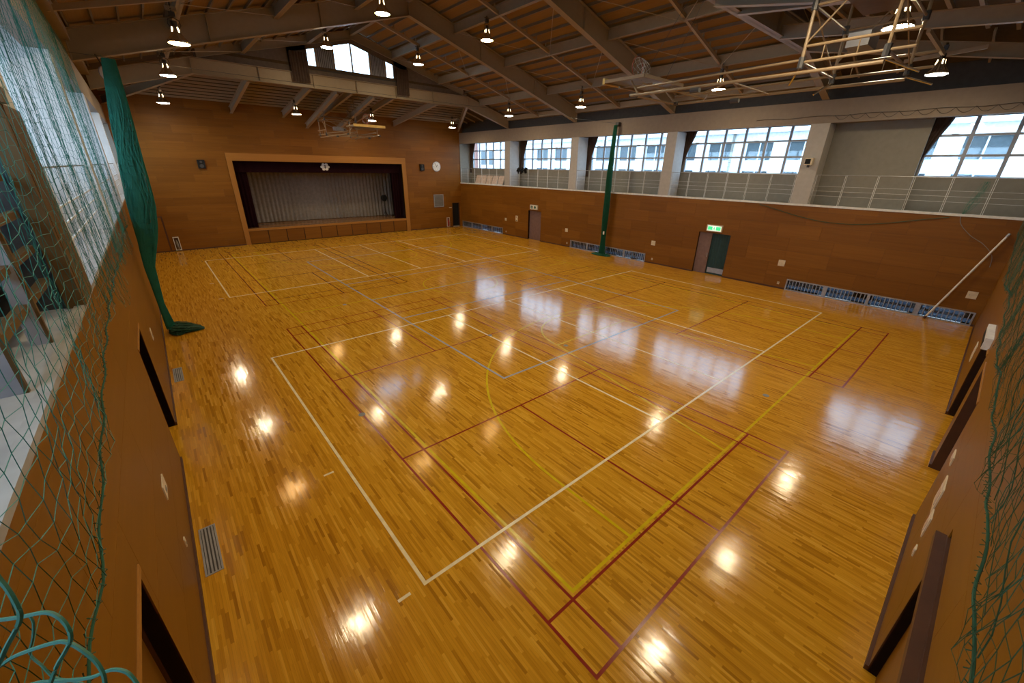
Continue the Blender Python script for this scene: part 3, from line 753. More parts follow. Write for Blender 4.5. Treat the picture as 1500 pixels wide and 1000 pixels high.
# ------------------------------------------------------------------ pendant lamps
def build_lamp(loc, label):
    t = thing('pendant_lamp', label, 'lamp', 'high bay pendant lamps', loc)
    MB().lathe([(0.001, 0.0), (0.14, 0.004), (0.235, 0.018), (0.262, 0.045), (0.262, 0.075)], 24, cap=False).obj('lens', M_LENS, t, True)
    r = MB().lathe([(0.266, 0.03), (0.272, 0.085), (0.24, 0.12), (0.17, 0.20), (0.115, 0.30), (0.095, 0.36), (0.09, 0.44), (0.02, 0.45)], 24, cap=False).obj('reflector', M_LAMPALU, t, True)
    mb = MB()
    for i in range(4):
        a = i*math.pi/2+0.5; c, s_ = math.cos(a), math.sin(a)
        mb.hexa([(0.118*c-0.014*s_, 0.118*s_+0.014*c, 0.29), (0.118*c+0.014*s_, 0.118*s_-0.014*c, 0.29), (0.124*c+0.014*s_, 0.124*s_-0.014*c, 0.29), (0.124*c-0.014*s_, 0.124*s_+0.014*c, 0.29),
                 (0.093*c-0.014*s_, 0.093*s_+0.014*c, 0.42), (0.093*c+0.014*s_, 0.093*s_-0.014*c, 0.42), (0.099*c+0.014*s_, 0.099*s_-0.014*c, 0.42), (0.099*c-0.014*s_, 0.099*s_+0.014*c, 0.42)])
    stuff(mb.obj('glow_slots', M_SLOT, r))
    b = MB().lathe([(0.02, 0.45), (0.075, 0.455), (0.075, 0.56), (0.03, 0.575)], 14).obj('lamp_holder', M_DARKMETAL, t)
    mb = MB().tube([(-0.10, 0, 0.40), (-0.15, 0, 0.48), (-0.12, 0, 0.60), (0, 0, 0.65), (0.12, 0, 0.60), (0.15, 0, 0.48), (0.10, 0, 0.40)], 0.012, 6)
    mb.obj('yoke', M_DARKMETAL, t)
    MB().box(-0.07, 0.07, -0.05, 0.05, 0.66, 0.78).obj('ballast_box', M_DARKMETAL, t)
    return t
lamp0 = None; AMBER = None
RN = ['nearest the stage', 'second from the stage', 'third from the stage', 'fourth from the stage', 'farthest from the stage']
CN = [(0.2, 'in the door wall row'), (6.6, 'door wall side of the ridge'), (11.4, 'window side of the ridge'), (17.88, 'in the window wall row')]
LAMPZ = {}
for j, (lx, cn) in enumerate(CN):
    for i, ly in enumerate(MIDY):
        outer = j in (0, 3)
        lz = 8.0 if i in (0, 4) else (8.32 if outer else 10.27)
        top_z = 8.50 if i in (0, 4) else (zdeck(XC+(-8.78 if j == 0 else 8.78))-0.45 if outer else zdeck(XC+2.38)-0.45)
        lab = 'hanging bell lamp %s, %s' % (cn, RN[i])
        if lamp0 is None: lamp0 = build_lamp((lx, ly, lz), lab); o = lamp0
        else: o = copy_tree(lamp0, (lx, ly, lz), lab)
        if (j, i) in ((0, 2), (1, 2), (2, 2), (1, 0)):       # older tubes burning amber
            for ch in o.children:
                if ch.name.startswith('lens'):
                    if AMBER is None: AMBER = ch.data.copy(); AMBER.materials.clear(); AMBER.materials.append(M_LENS_AMBER)
                    ch.data = AMBER
        MB().tube([(0, 0, 0.77), (0, 0, max(0.80, top_z-lz+0.1))], 0.022, 8).obj('stem', M_DARKMETAL, o)
        MB().box(-0.13, 0.13, -0.02, 0.02, max(0.80, top_z-lz-0.06), max(0.84, top_z-lz)).obj('hanger_bracket', M_STEEL, o)

# ------------------------------------------------------------------ gallery railings
def railing(x, y0, y1, label, step=1.0, rr_=0.0048):
    r = thing('gallery_railing', label, 'railing', 'gallery railings between columns')
    z1 = 5.10
    n = max(1, round((y1-y0)/step))
    for i in range(n+1):
        y = y0+0.04+(y1-y0-0.08)*i/n
        p = MB().tube([(x, y-0.016, ZG+0.02), (x, y-0.016, z1)], 0.0075, 6).tube([(x, y+0.03, ZG+0.02), (x, y+0.03, z1)], 0.0075, 6)
        p.obj('post', M_WHITE, r)
    MB().tube([(x, y0, z1+0.01), (x, y1, z1+0.01)], 0.012, 8).obj('top_rail', M_ALU, r)
    for z in (4.66, 4.47, 4.28):
        MB().tube([(x, y0, z), (x, y1, z)], rr_, 6).obj('middle_rail', M_WHITE, r)
    return r
RB = ['beside the clock wall corner', 'second from the stage', 'behind the green net bundle', 'above the lit exit sign', 'nearest the leaning pole']
GB = [(23.55, YS-0.08), (16.58, 22.90), (9.66, 15.94), (2.97, 9.05), (YN, 2.28)]
for i, (a, b) in enumerate(GB):
    railing(XR+0.07, a, b, 'white railing on the window wall, %s' % RB[i])
    if i < 4: railing(XL-0.10, a, b, 'white railing on the door wall, %s' % RN[i], rr_=0.014)

# curtains gathered beside the upper windows
for i, (a, b) in enumerate(WIN_R):
    hi = b
    wd = 0.62
    p = lambda t: 1.0 - 0.80*min(1, max(0, (t-0.05)/0.75))**0.8
    c = curtain_mesh((WIN_XR-0.09, hi+0.30), (WIN_XR-0.09, hi-wd+0.12), 4.75, ZB0+0.08, 0.045, 0.13, rows=9, pinch=p).obj('window_curtain', M_BROWNCURT, None, True)
    tag(c, 'dark brown curtain tied back at the window %s' % RB[i], 'curtain', 'gallery window curtains')

# ------------------------------------------------------------------ small fittings on the window wall
for (y, z, s, lab) in ((23.33, 1.25, 0.22, 'cream switch plate beside the barred window nearest the stage'),
                       (16.47, 1.15, 0.24, 'cream switch plate between the closed door and the middle barred window'),
                       (9.49, 1.20, 0.26, 'cream switch plate between the middle barred window and the lit exit'),
                       (2.62, 1.21, 0.28, 'cream switch plate between the lit exit and the nearest barred window'),
                       (-3.71, 1.13, 0.27, 'cream switch plate above the barred window by the leaning pole')):
    p = thing('switch_plate', lab, 'plate', 'cream plates on the window wall')
    boxobj('cover', XR-0.02, XR, y-s/2, y+s/2, z-s/2, z+s/2, M_CREAM, p)
    boxobj('inset', XR-0.026, XR-0.02, y-s*0.36, y+s*0.36, z-s*0.36, z+s*0.36, M_CREAM, p)
    boxobj('catch', XR-0.034, XR-0.026, y+s*0.2, y+s*0.28, z-0.02, z+0.02, M_ALU, p)
p = thing('call_panel', 'tall cream panel with red and black buttons beside the closed door', 'panel')
boxobj('cover', XR-0.03, XR, 21.80, 22.06, 1.22, 1.66, M_CREAM, p)
boxobj('button', XR-0.04, XR-0.03, 21.9, 21.97, 1.52, 1.58, M_RED, p); boxobj('slot', XR-0.036, XR-0.03, 21.86, 22.0, 1.28, 1.33, M_BLACK, p)
for (y, lab) in ((23.28, 'small cream wall socket beside the barred window nearest the stage'), (16.35, 'small cream wall socket by the stage end of the middle barred window'),
                 (9.42, 'small cream wall socket between middle barred window and lit exit'), (2.53, 'small cream wall socket by the nearest barred window')):
    p = thing('wall_socket', lab, 'socket', 'low sockets on the window wall')
    boxobj('cover', XR-0.012, XR, y-0.045, y+0.045, 0.20, 0.32, M_CREAM, p); boxobj('outlet', XR-0.016, XR-0.012, y-0.02, y+0.02, 0.23, 0.29, M_PLASTER, p)
# exit signs
e = thing('exit_sign', 'unlit white exit sign over the closed brown door', 'sign', 'signs above the doors')
boxobj('housing', XR-0.10, XR, 19.50, 20.30, 2.30, 2.62, M_SIGNPALE, e)
boxobj('arrow_field', XR-0.106, XR-0.10, 20.00, 20.22, 2.36, 2.56, M_SIGNDARK, e)
mb = MB().poly([(XR-0.106, 19.75+0.11*math.cos(2*math.pi*i/14), 2.46+0.10*math.sin(2*math.pi*i/14)) for i in range(14)], (0.006, 0, 0)); mb.obj('figure_field', M_SIGNDARK, e)
mb = MB().box(XR-0.112, XR-0.106, 20.05, 20.15, 2.45, 2.47).poly([(XR-0.112, 20.15, 2.50), (XR-0.112, 20.19, 2.46), (XR-0.112, 20.15, 2.42)], (0.006, 0, 0)).obj('arrow', M_SIGNPALE, e)
e = thing('exit_sign', 'lit green and white exit sign over the half open door', 'sign', 'signs above the doors')
boxobj('housing', XR-0.11, XR, 5.66, 6.46, 2.28, 2.60, M_SIGNPALE, e)
boxobj('lit_face', XR-0.116, XR-0.11, 5.71, 6.41, 2.32, 2.56, M_SIGNWHITE, e)
boxobj('green_field', XR-0.122, XR-0.116, 6.15, 6.39, 2.35, 2.53, M_SIGNGREEN, e); boxobj('green_field', XR-0.122, XR-0.116, 5.73, 5.97, 2.35, 2.53, M_SIGNGREEN, e)
x = XR-0.122
mb = MB().poly([(x, 6.06+0.022*math.cos(2*math.pi*i/10), 2.51+0.022*math.sin(2*math.pi*i/10)) for i in range(10)], (0.006, 0, 0))
mb.poly([(x, 6.09, 2.48), (x, 6.03, 2.48), (x, 6.04, 2.41), (x, 6.10, 2.42)], (0.006, 0, 0)).poly([(x, 6.10, 2.42), (x, 6.07, 2.42), (x, 6.11, 2.34), (x, 6.14, 2.35)], (0.006, 0, 0))
mb.poly([(x, 6.06, 2.42), (x, 6.03, 2.41), (x, 6.00, 2.34), (x, 6.03, 2.34)], (0.006, 0, 0)).obj('running_figure', M_SIGNGREEN, e)
# leaning pole in the corner
p = thing('leaning_pole', 'long pale metal pole leaning from the floor into the far corner', 'pole')
pa, pb = Vector((XR-0.22, -2.78, 0.03)), Vector((XR-0.13, -3.88, 3.36))
MB().tube([pa, pb], 0.034, 10).obj('shaft', M_WHITE, p)
MB().tube([pa-(pb-pa).normalized()*0.03, pa+(pb-pa).normalized()*0.08], 0.045, 10).obj('rubber_tip', M_DARKWOOD, p)
MB().tube([pb-(pb-pa).normalized()*0.10, pb+(pb-pa).normalized()*0.02], 0.042, 10).obj('end_cap', M_ALU, p)
# projector-like sensor box on the column, pulley box of the net
p = thing('wall_speaker', 'small beige box with black front on the column beside the blind panel', 'speaker')
boxobj('case', XR-0.20, XR, 2.50, 2.78, 5.50, 5.78, M_CREAM, p); boxobj('front_grille', XR-0.215, XR-0.20, 2.56, 2.76, 5.54, 5.74, M_BLACK, p)
boxobj('bracket', XR-0.09, XR-0.03, 2.60, 2.68, 5.40, 5.50, M_DARKMETAL, p)
# stage wall fittings
for (x, lab) in ((1.41, 'black wall speaker between the gallery net and the stage frame'), (16.78, 'black wall speaker between the stage frame and the clock')):
    p = thing('stage_speaker', lab, 'speaker', 'speakers beside the stage')
    boxobj('case', x-0.19, x+0.19, YS-0.16, YS, 4.88, 5.38, M_BLACK, p)
    for zz, r in ((5.02, 0.11), (5.25, 0.065)):
        MB().tube([(x, YS-0.168, zz), (x, YS-0.16, zz)], r, 16).obj('speaker_cone', M_DARKMETAL, p)
c = thing('wall_clock', 'round white clock high on the wall beside the stage', 'clock')
cx, cz = 18.22, 5.21
MB().tube([(cx, YS-0.06, cz), (cx, YS, cz)], 0.40, 32).obj('rim', M_ALU, c)
MB().tube([(cx, YS-0.064, cz), (cx, YS-0.06, cz)], 0.375, 32).obj('dial', M_WHITE, c)
mb = MB()
for i in range(12):
    a = 2*math.pi*i/12; d = Vector((math.sin(a), 0, math.cos(a)))
    mb.tube([Vector((cx, YS-0.067, cz))+d*0.30, Vector((cx, YS-0.067, cz))+d*0.35], 0.010, 4)
mb.obj('hour_marks', M_BLACK, c)
for nm, a, L, w in (('hour_hand', 32, 0.19, 0.016), ('minute_hand', -32, 0.29, 0.011)):
    d = Vector((math.sin(math.radians(a)), 0, math.cos(math.radians(a))))
    MB().tube([Vector((cx, YS-0.072, cz))-d*0.05, Vector((cx, YS-0.072, cz))+d*L], w, 4).obj(nm, M_BLACK, c)
v = thing('wall_vent', 'silver framed louvred panel on the wall below the clock', 'vent')
vx0, vx1, vz0, vz1 = 17.78, 18.78, 1.84, 2.92
MB().box(vx0, vx1, YS-0.04, YS, vz0, vz0+0.06).box(vx0, vx1, YS-0.04, YS, vz1-0.06, vz1).box(vx0, vx0+0.06, YS-0.04, YS, vz0+0.06, vz1-0.06).box(vx1-0.06, vx1, YS-0.04, YS, vz0+0.06, vz1-0.06).obj('frame', M_ALU, v)
boxobj('backing', vx0+0.06, vx1-0.06, YS-0.008, YS, vz0+0.06, vz1-0.06, M_DARKMETAL, v)
for i in range(14):
    z = vz0+0.09+(vz1-vz0-0.18)*i/13; boxobj('louver', vx0+0.06, vx1-0.06, YS-0.03, YS-0.008, z-0.022, z+0.018, M_PLASTER, v)
for (x, lab, f) in ((-0.94, 'white framed extinguisher niche low on the wall near the gallery net', M_WHITE), (19.17, 'pale extinguisher case low on the wall by the dark doorway', M_PINKISH)):
    p = thing('extinguisher_case', lab, 'case', 'extinguisher cases by the stage')
    MB().box(x-0.15, x+0.15, YS-0.09, YS, 0.06, 0.10).box(x-0.15, x+0.15, YS-0.09, YS, 0.84, 0.88).box(x-0.15, x-0.11, YS-0.09, YS, 0.10, 0.84).box(x+0.11, x+0.15, YS-0.09, YS, 0.10, 0.84).obj('frame', f, p)
    boxobj('backing', x-0.11, x+0.11, YS-0.015, YS, 0.10, 0.84, M_DARKWOOD, p)
    b = MB().lathe([(0.02, 0.12), (0.065, 0.14), (0.065, 0.56), (0.03, 0.64), (0.03, 0.70)], 14, (x, YS-0.085, 0)).obj('extinguisher', M_RED if x > 0 else M_PLASTER, p, True)
    MB().tube([(x, YS-0.085, 0.69), (x+0.05, YS-0.10, 0.66), (x+0.075, YS-0.10, 0.45), (x+0.07, YS-0.10, 0.25)], 0.010, 6).obj('hose', M_BLACK, b)
p = thing('light_strip_shelf', 'small pale bracket on the wall beside the dark doorway', 'bracket')
boxobj('plate', 19.35, 19.60, YS-0.05, YS, 1.72, 1.77, M_CREAM, p)

# ------------------------------------------------------------------ near wall and door wall plates
def plate_y(x, z, w, h, lab):
    p = thing('wall_plate', lab, 'plate', 'plates on the near wall')
    boxobj('cover', x-w/2, x+w/2, YN, YN+0.014, z-h/2, z+h/2, M_CREAM, p)
    boxobj('rocker', x-w*0.28, x+w*0.28, YN+0.014, YN+0.020, z-h*0.28, z+h*0.28, M_PINKISH, p)
plate_y(6.02, 1.60, 0.30, 0.13, 'small cream plate nearest the wide dark door opening')
plate_y(5.33, 1.36, 0.42, 0.40, 'large cream plate, middle one of three on the near wall')
plate_y(4.95, 1.13, 0.26, 0.30, 'cream plate just below and before the large cream plate')
plate_y(13.3, 1.12, 0.55, 0.40, 'cream plate beyond the door openings of the near wall')
plate_y(4.72, 0.82, 0.12, 0.12, 'tiny cream socket low on the near wall')
for (y, z, w, h, lab) in ((2.34, 1.38, 0.32, 0.20, 'cream switch plate on the door wall above the long floor grille'), (8.78, 1.42, 0.28, 0.24, 'cream switch plate on the door wall by the net heap'),
                          (2.17, 0.56, 0.08, 0.12, 'small cream socket low on the door wall')):
    p = thing('wall_plate', lab, 'plate', 'plates on the door wall')
    boxobj('cover', XL, XL+0.014, y-w/2, y+w/2, z-h/2, z+h/2, M_CREAM, p); boxobj('rocker', XL+0.014, XL+0.018, y-w*0.2, y+w*0.1, z-h*0.3, z, M_PLASTER, p)
e = thing('emergency_light', 'white finned emergency light over the farther dark door opening', 'light')
boxobj('case', 9.55, 10.75, YN, YN+0.10, 2.22, 2.44, M_WHITE, e)
for i in range(10):
    x = 9.66+i*0.11; boxobj('fin_slot', x-0.038, x+0.038, YN+0.098, YN+0.106, 2.235, 2.36, M_BLACK, e)

# ------------------------------------------------------------------ ceiling-hung basketball goals
def goal(Y, name_label, zoff=0.0):
    """Y maps local v (towards the middle of the hall) to world y"""
    g = thing('basketball_goal', name_label, 'basketball goal', 'folded ceiling goals', (9.05, Y(0), 7.0+zoff))
    o0 = Vector((9.05, Y(0), 7.0+zoff))
    def P(u, v, z): return Vector((9.05+u, Y(v), z+zoff)) - o0
    def tb(nm, pts, r, m=M_TUBE, n=8): return MB().tube(pts, r*0.78, n).obj(nm, m, g)
    for u in (-1, 1):
        for v in (-0.3, -1.5):
            po = tb('post', [P(u, v, 6.98), P(u, v, 9.2 if v > -1 else 8.9)], 0.036)
            MB().tube([P(u, v, 6.93), P(u, v, 7.10)], 0.055, 8).obj('joint', M_DARKMETAL, po)
            MB().tube([P(u, v, 7.78), P(u, v, 7.92)], 0.055, 8).obj('joint', M_DARKMETAL, po)
        tb('side_tube', [P(u, -0.3, 7.02), P(u, -1.85, 7.02)], 0.030); tb('side_tube', [P(u, -0.3, 7.26), P(u, -1.85, 7.26)], 0.030)
        tb('side_tube', [P(u, -0.3, 7.85), P(u, -1.5, 7.85)], 0.026)
        for v in (-0.6, -1.1): tb('rung', [P(u, v, 7.02), P(u, v, 7.26)], 0.012)
        tb('arm', [P(u, -1.5, 6.86), P(u, 3.3, 6.86)], 0.038); tb('arm', [P(u*0.98, -0.3, 7.06), P(u*0.9, 3.2, 7.02)], 0.028)
        tb('chrome_strut', [P(u, -1.5, 6.9), P(u*0.75, -1.95, 6.70)], 0.022, M_CHROME); tb('chrome_strut', [P(u, -0.3, 6.95), P(u*0.75, -0.1, 6.72)], 0.022, M_CHROME)
        tb('diagonal_brace', [P(u, -1.5, 8.7), P(u, -0.3, 7.3)], 0.020); tb('chrome_strut', [P(u, -0.3, 8.6), P(u*0.7, 0.3, 9.0)], 0.020, M_CHROME)
        tb('brace', [P(u, 0.9, 6.86), P(u*0.2, 1.9, 6.86)], 0.016); tb('brace', [P(u*0.9, 2.4, 6.86), P(u*0.1, 1.9, 6.86)], 0.016)
        tb('arm_joint', [P(u, 1.55, 6.80), P(u, 1.75, 6.80)], 0.07, M_DARKMETAL); tb('arm_joint', [P(u*0.95, 3.15, 6.86), P(u*0.95, 3.35, 6.86)], 0.07, M_DARKMETAL)
        tb('lift_link', [P(u*0.85, 3.2, 6.9), P(u*0.75, 3.5, 7.22)], 0.03)
    for v in (-0.3, -1.5):
        tb('cross_tube', [P(-1, v, 7.02), P(1, v, 7.02)], 0.030); tb('cross_tube', [P(-1, v, 7.85), P(1, v, 7.85)], 0.026)
        tb('diagonal_brace', [P(-1, v, 7.85), P(1, v, 7.06)], 0.016); 
    tb('cross_tube', [P(-1, 3.25, 6.86), P(1, 3.25, 6.86)], 0.034); tb('cross_tube', [P(-1, 0.9, 6.86), P(1, 0.9, 6.86)], 0.024)
    tb('cross_tube', [P(-0.9, 2.4, 6.9), P(0.9, 2.4, 6.9)], 0.024)
    w = MB().hexa([P(-0.30,-0.72,7.28), P(0.30,-0.72,7.28), P(0.30,-1.05,7.28), P(-0.30,-1.05,7.28), P(-0.30,-0.72,7.50), P(0.30,-0.72,7.50), P(0.30,-1.05,7.50), P(-0.30,-1.05,7.50)]).obj('winch', M_BOARD, g)
    MB().tube([P(0.30, -0.88, 7.39), P(0.5, -0.88, 7.39)], 0.07, 12).obj('winch_drum', M_DARKMETAL, w)
    MB().hexa([P(-0.9,-0.55,8.02), P(0.9,-0.55,8.02), P(0.9,-1.25,8.02), P(-0.9,-1.25,8.02), P(-0.9,-0.55,8.06), P(0.9,-0.55,8.06), P(0.9,-1.25,8.06), P(-0.9,-1.25,8.06)]).obj('plywood_cover', M_TANWOOD, g)
    for u in (-0.5, 0.5): tb('lift_wire', [P(u, 3.4, 7.25), P(u*0.4, 2.2, 9.3)], 0.006, M_DARKMETAL, 5)
    # backboard folded flat, hoop standing up
    zb = 7.26
    b = MB().hexa([P(-0.9,3.05,zb), P(0.9,3.05,zb), P(0.9,4.20,zb), P(-0.9,4.20,zb), P(-0.9,3.05,zb+0.03), P(0.9,3.05,zb+0.03), P(0.9,4.20,zb+0.03), P(-0.9,4.20,zb+0.03)]).obj('backboard', M_BOARD, g)
    mb = MB()
    for a, c in (((-0.9,3.05),(0.9,3.05)), ((-0.9,4.2),(0.9,4.2)), ((-0.9,3.05),(-0.9,4.2)), ((0.9,3.05),(0.9,4.2))): mb.beam(P(*a, zb-0.03), P(*c, zb-0.03), 0.05, 0.07)
    mb.obj('board_frame', M_TUBE, b)
    mb = MB()
    for u in (-0.45, 0.45): mb.tube([P(u, 3.1, zb-0.10), P(u, 4.1, zb-0.10)], 0.022, 6)
    for v in (3.2, 3.9): mb.tube([P(-0.7, v, zb-0.12), P(0.7, v, zb-0.12)], 0.022, 6)
    mb.obj('board_back_tubes', M_TUBE, b)
    mb = MB(); mb.beam(P(-0.93, 4.23, zb-0.05), P(0.93, 4.23, zb-0.05), 0.07, 0.13); mb.obj('board_padding', M_PAD, b)
    hz = zb+0.03+0.15+0.23
    rim = MB().tube([P(0.23*math.cos(2*math.pi*i/24), 3.9, hz+0.23*math.sin(2*math.pi*i/24)) for i in range(24)], 0.011, 6, closed=True).obj('rim', M_ORANGE, g, True)
    MB().hexa([P(-0.07,3.86,zb+0.03), P(0.07,3.86,zb+0.03), P(0.07,3.94,zb+0.03), P(-0.07,3.94,zb+0.03), P(-0.05,3.88,hz-0.235), P(0.05,3.88,hz-0.235), P(0.05,3.92,hz-0.235), P(-0.05,3.92,hz-0.235)]).obj('rim_bracket', M_ORANGE, rim)
    mb = MB(); NV = 8
    for s in (-1, 1):
        for i in range(NV):
            pts = []
            for q in range(6):
                t = q/5; a = 2*math.pi*(i + s*q*0.5)/NV; r = 0.225*(1-0.42*t)
                pts.append(P(r*math.cos(a), 3.9-0.32*t, hz+r*math.sin(a)-0.10*t*t))
            mb.tube(pts, 0.004, 4, cap=False)
    mb.obj('hoop_net', M_NETWHITE, rim)
    return g
goal(lambda v: v, 'folded basketball goal under the roof nearest the camera, hoop standing up')
goal(lambda v: 25.8-v, 'folded basketball goal under the roof in front of the stage wall', 0.0)

# ------------------------------------------------------------------ nets
def net_mesh(mb, P, us, vs, r):
    """square mesh: P(u, v) -> point, a cord per u and per v"""
    for u in us: mb.tube([P(u, v) for v in vs], r, 3, cap=False)
    for v in vs: mb.tube([P(u, v) for u in us], r, 3, cap=False)
def interp(tab, y):
    if y <= tab[0][0]: return tab[0][1]
    for (a, p), (b, q) in zip(tab, tab[1:]):
        if y <= b: return p+(q-p)*(y-a)/(b-a)
    return tab[-1][1]
# net hung along the gallery over the door wall
ROPE_L = [(-4.0, 3.42), (-1.8, 3.34), (-1.2, 3.30), (-0.48, 3.42), (0.3, 3.52), (1.2, 3.62), (1.9, 3.66), (2.6, 3.70), (4.3, 3.72), (7, 3.62), (9, 3.75), (12, 3.6)]
netL = thing('gallery_net', 'teal ball net hung along the gallery over the door wall', 'net', 'hanging ball nets')
rr = random.Random(3)
offs = [rr.uniform(-0.03, 0.03) for _ in range(400)]
def PL(u, v):
    z0 = interp(ROPE_L, u); z1 = 7.6
    t = (v-3.3)/(7.6-3.3); z = z0+(z1-z0)*t
    sag = 0.05*math.sin(u*2.1+0.6*z)+0.04*math.sin(u*5.3-z*1.3)
    i = int(u*10+v*37) % 400
    return Vector((-2.20+0.6*sag*(1-t)+0.02*sag+0.010*math.sin(u*31+z*17), u+0.10*math.sin(z*1.4+u*0.9)*(1-0.5*t)+0.02*math.sin(z*9+u*13), z+0.025*math.sin(u*11+z*5)*(1-t)))
mb = MB(); net_mesh(mb, PL, [-3.9+0.105*i for i in range(int(16.0/0.105))], [3.3+0.105*i for i in range(42)], 0.0017)
stuff(mb.obj('mesh', M_TEAL, netL))
MB().tube([(-2.20+0.01*math.sin(y*9), y, interp(ROPE_L, y)) for y in [-4+0.12*i for i in range(134)]], 0.0062, 6).obj('border_rope', M_ROPE, netL)
mb = MB()   # cord lashings along the rope
for i in range(150):
    y = -4+0.105*i; z = interp(ROPE_L, y); x = -2.2+0.01*math.sin(y*9)
    a = rr.uniform(0, 6.28)
    mb.tube([(x-0.012, y-0.01, z-0.012), (x+0.013, y, z+0.0), (x-0.01, y+0.012, z+0.014), (x+0.02*math.cos(a), y+0.02, z+0.035*abs(math.sin(a)))], 0.003, 3)
stuff(mb.obj('lashings', M_ROPE, netL))
mb = MB()   # slack folds of the lower edge spilling over the wall
for i in range(26):
    y = 3.6+i*0.28+rr.uniform(-0.1, 0.1); w = rr.uniform(0.3, 0.8); d = rr.uniform(0.15, 0.6); zt = 3.78
    x0 = -2.27+rr.uniform(0, 0.05)
    mb.tube([(x0+0.06*math.sin(3.1416*q/10)+0.01*math.sin(q*2.3), y+w*q/10, zt-d*math.sin(3.1416*q/10)) for q in range(11)], 0.0022, 3, cap=False)
stuff(mb.obj('slack_loops', M_TEAL, netL))
mb = MB()   # bundled cords falling down the mesh where it is gathered
for (yb, n) in ((4.3, 9), (6.2, 9), (9.4, 8), (2.6, 5)):
    for i in range(n):
        ph = rr.uniform(0, 6.28); dy = rr.uniform(-0.10, 0.10)
        mb.tube([(-2.21+0.02*math.sin(z*2+ph), yb+dy*(0.5+0.5*math.sin(z*1.1))+0.05*math.sin(z*2.3+ph), z) for z in [3.75+0.2*q for q in range(20)]], 0.0022, 3, cap=False)
stuff(mb.obj('gathered_cords', M_TEAL, netL))
# loose bights of the same net close in front of the viewer, hanging off the rail corner
LOOPS = [[(-1.6655, -3.2449, 4.9870), (-1.6639, -3.2487, 4.9828), (-1.6620, -3.2532, 4.9780), (-1.6606, -3.2583, 4.9711), (-1.6608, -3.2609, 4.9662), (-1.6641, -3.2616, 4.9600), (-1.6702, -3.2612, 4.9514), (-1.6749, -3.2614, 4.9441), (-1.6790, -3.2608, 4.9388)],
 [(-1.6898, -3.2125, 4.9317), (-1.6858, -3.2154, 4.9325), (-1.6764, -3.2225, 4.9342), (-1.6645, -3.2312, 4.9370), (-1.6591, -3.2369, 4.9353), (-1.6561, -3.2423, 4.9301), (-1.6560, -3.2461, 4.9238), (-1.6596, -3.2467, 4.9174), (-1.6663, -3.2460, 4.9083), (-1.6721, -3.2467, 4.8985), (-1.6771, -3.2477, 4.8890)],
 [(-1.7029, -3.2088, 4.8930), (-1.6983, -3.2112, 4.8958), (-1.6889, -3.2158, 4.9018), (-1.6699, -3.2280, 4.9092), (-1.6615, -3.2352, 4.9094), (-1.6535, -3.2464, 4.9017), (-1.6506, -3.2531, 4.8944), (-1.6510, -3.2570, 4.8870), (-1.6525, -3.2601, 4.8792)],
 [(-1.7126, -3.1847, 4.8450), (-1.6984, -3.1937, 4.8505), (-1.6806, -3.2080, 4.8526), (-1.6688, -3.2169, 4.8546), (-1.6570, -3.2243, 4.8596), (-1.6494, -3.2315, 4.8585), (-1.6459, -3.2379, 4.8524), (-1.6441, -3.2440, 4.8446)],
 [(-1.7595, -2.9979, 4.7487), (-1.7578, -3.0038, 4.7409), (-1.7624, -3.0084, 4.7258), (-1.7685, -3.0114, 4.7113), (-1.7618, -3.0238, 4.6997), (-1.7550, -3.0359, 4.6887), (-1.7387, -3.0521, 4.6851), (-1.7255, -3.0677, 4.6775)]]
mb = MB()
def smooth(pts, n=5):
    out = []
    P = [Vector(p) for p in pts]
    for i in range(len(P)-1):
        p0, p1, p2, p3 = P[max(i-1, 0)], P[i], P[i+1], P[min(i+2, len(P)-1)]
        for q in range(n):
            t = q/n
            out.append(0.5*((2*p1)+(p2-p0)*t+(2*p0-5*p1+4*p2-p3)*t*t+(3*p1-p0-3*p2+p3)*t*t*t))
    out.append(P[-1]); return out
for pts in LOOPS: MB().tube(smooth(pts), 0.00125, 5).obj('loose_cord', M_TEAL_LT, netL)

# net hung along the near wall
ROPE_N = [(-2.0, 3.25), (0.6, 3.20), (1.0, 3.24), (1.35, 3.18), (1.9, 3.27), (2.5, 3.18), (3.4, 3.21), (4.3, 3.09), (4.7, 3.25), (6.0, 3.03), (7.6, 3.07), (9.5, 3.3), (12.8, 2.9), (16, 3.2), (20, 3.5)]
netN = thing('near_wall_net', 'dark green ball net draped along the near wall with knotted border rope', 'net', 'hanging ball nets')
def PN(u, v):
    z0 = interp(ROPE_N, u); z1 = 5.4; t = (v-3.2)/(5.4-3.2); z = z0+(z1-z0)*t
    sh = 0.9*t*math.sin(u*1.3+0.5)
    return Vector((u+0.16*math.sin(z*2.0+u*1.6)+0.08*math.sin(z*6+u*3)+sh*0.4, -4.05+0.04*math.sin(u*3+z*2)+0.012*math.sin(u*19+z*11), z+0.05*math.sin(u*7)*(1-t)))
mb = MB(); net_mesh(mb, PN, [-0.5+0.105*i for i in range(195)], [3.2+0.105*i for i in range(22)], 0.0017)
stuff(mb.obj('mesh', M_OLIVE_NET, netN))
MB().tube([(x, -4.05+0.012*math.sin(x*7), interp(ROPE_N, x)+0.01*math.sin(x*5)) for x in [-1.5+0.1*i for i in range(216)]], 0.0075, 6).obj('border_rope', M_ROPE, netN)
mb = MB()
for i in range(200):
    x = -1+0.105*i; z = interp(ROPE_N, x)+0.01*math.sin(x*5)
    mb.tube([(x-0.012, -4.035, z-0.012), (x, -4.065, z), (x+0.012, -4.035, z+0.014)], 0.0035, 3)
stuff(mb.obj('lashings', M_ROPE, netN))
mb = MB()
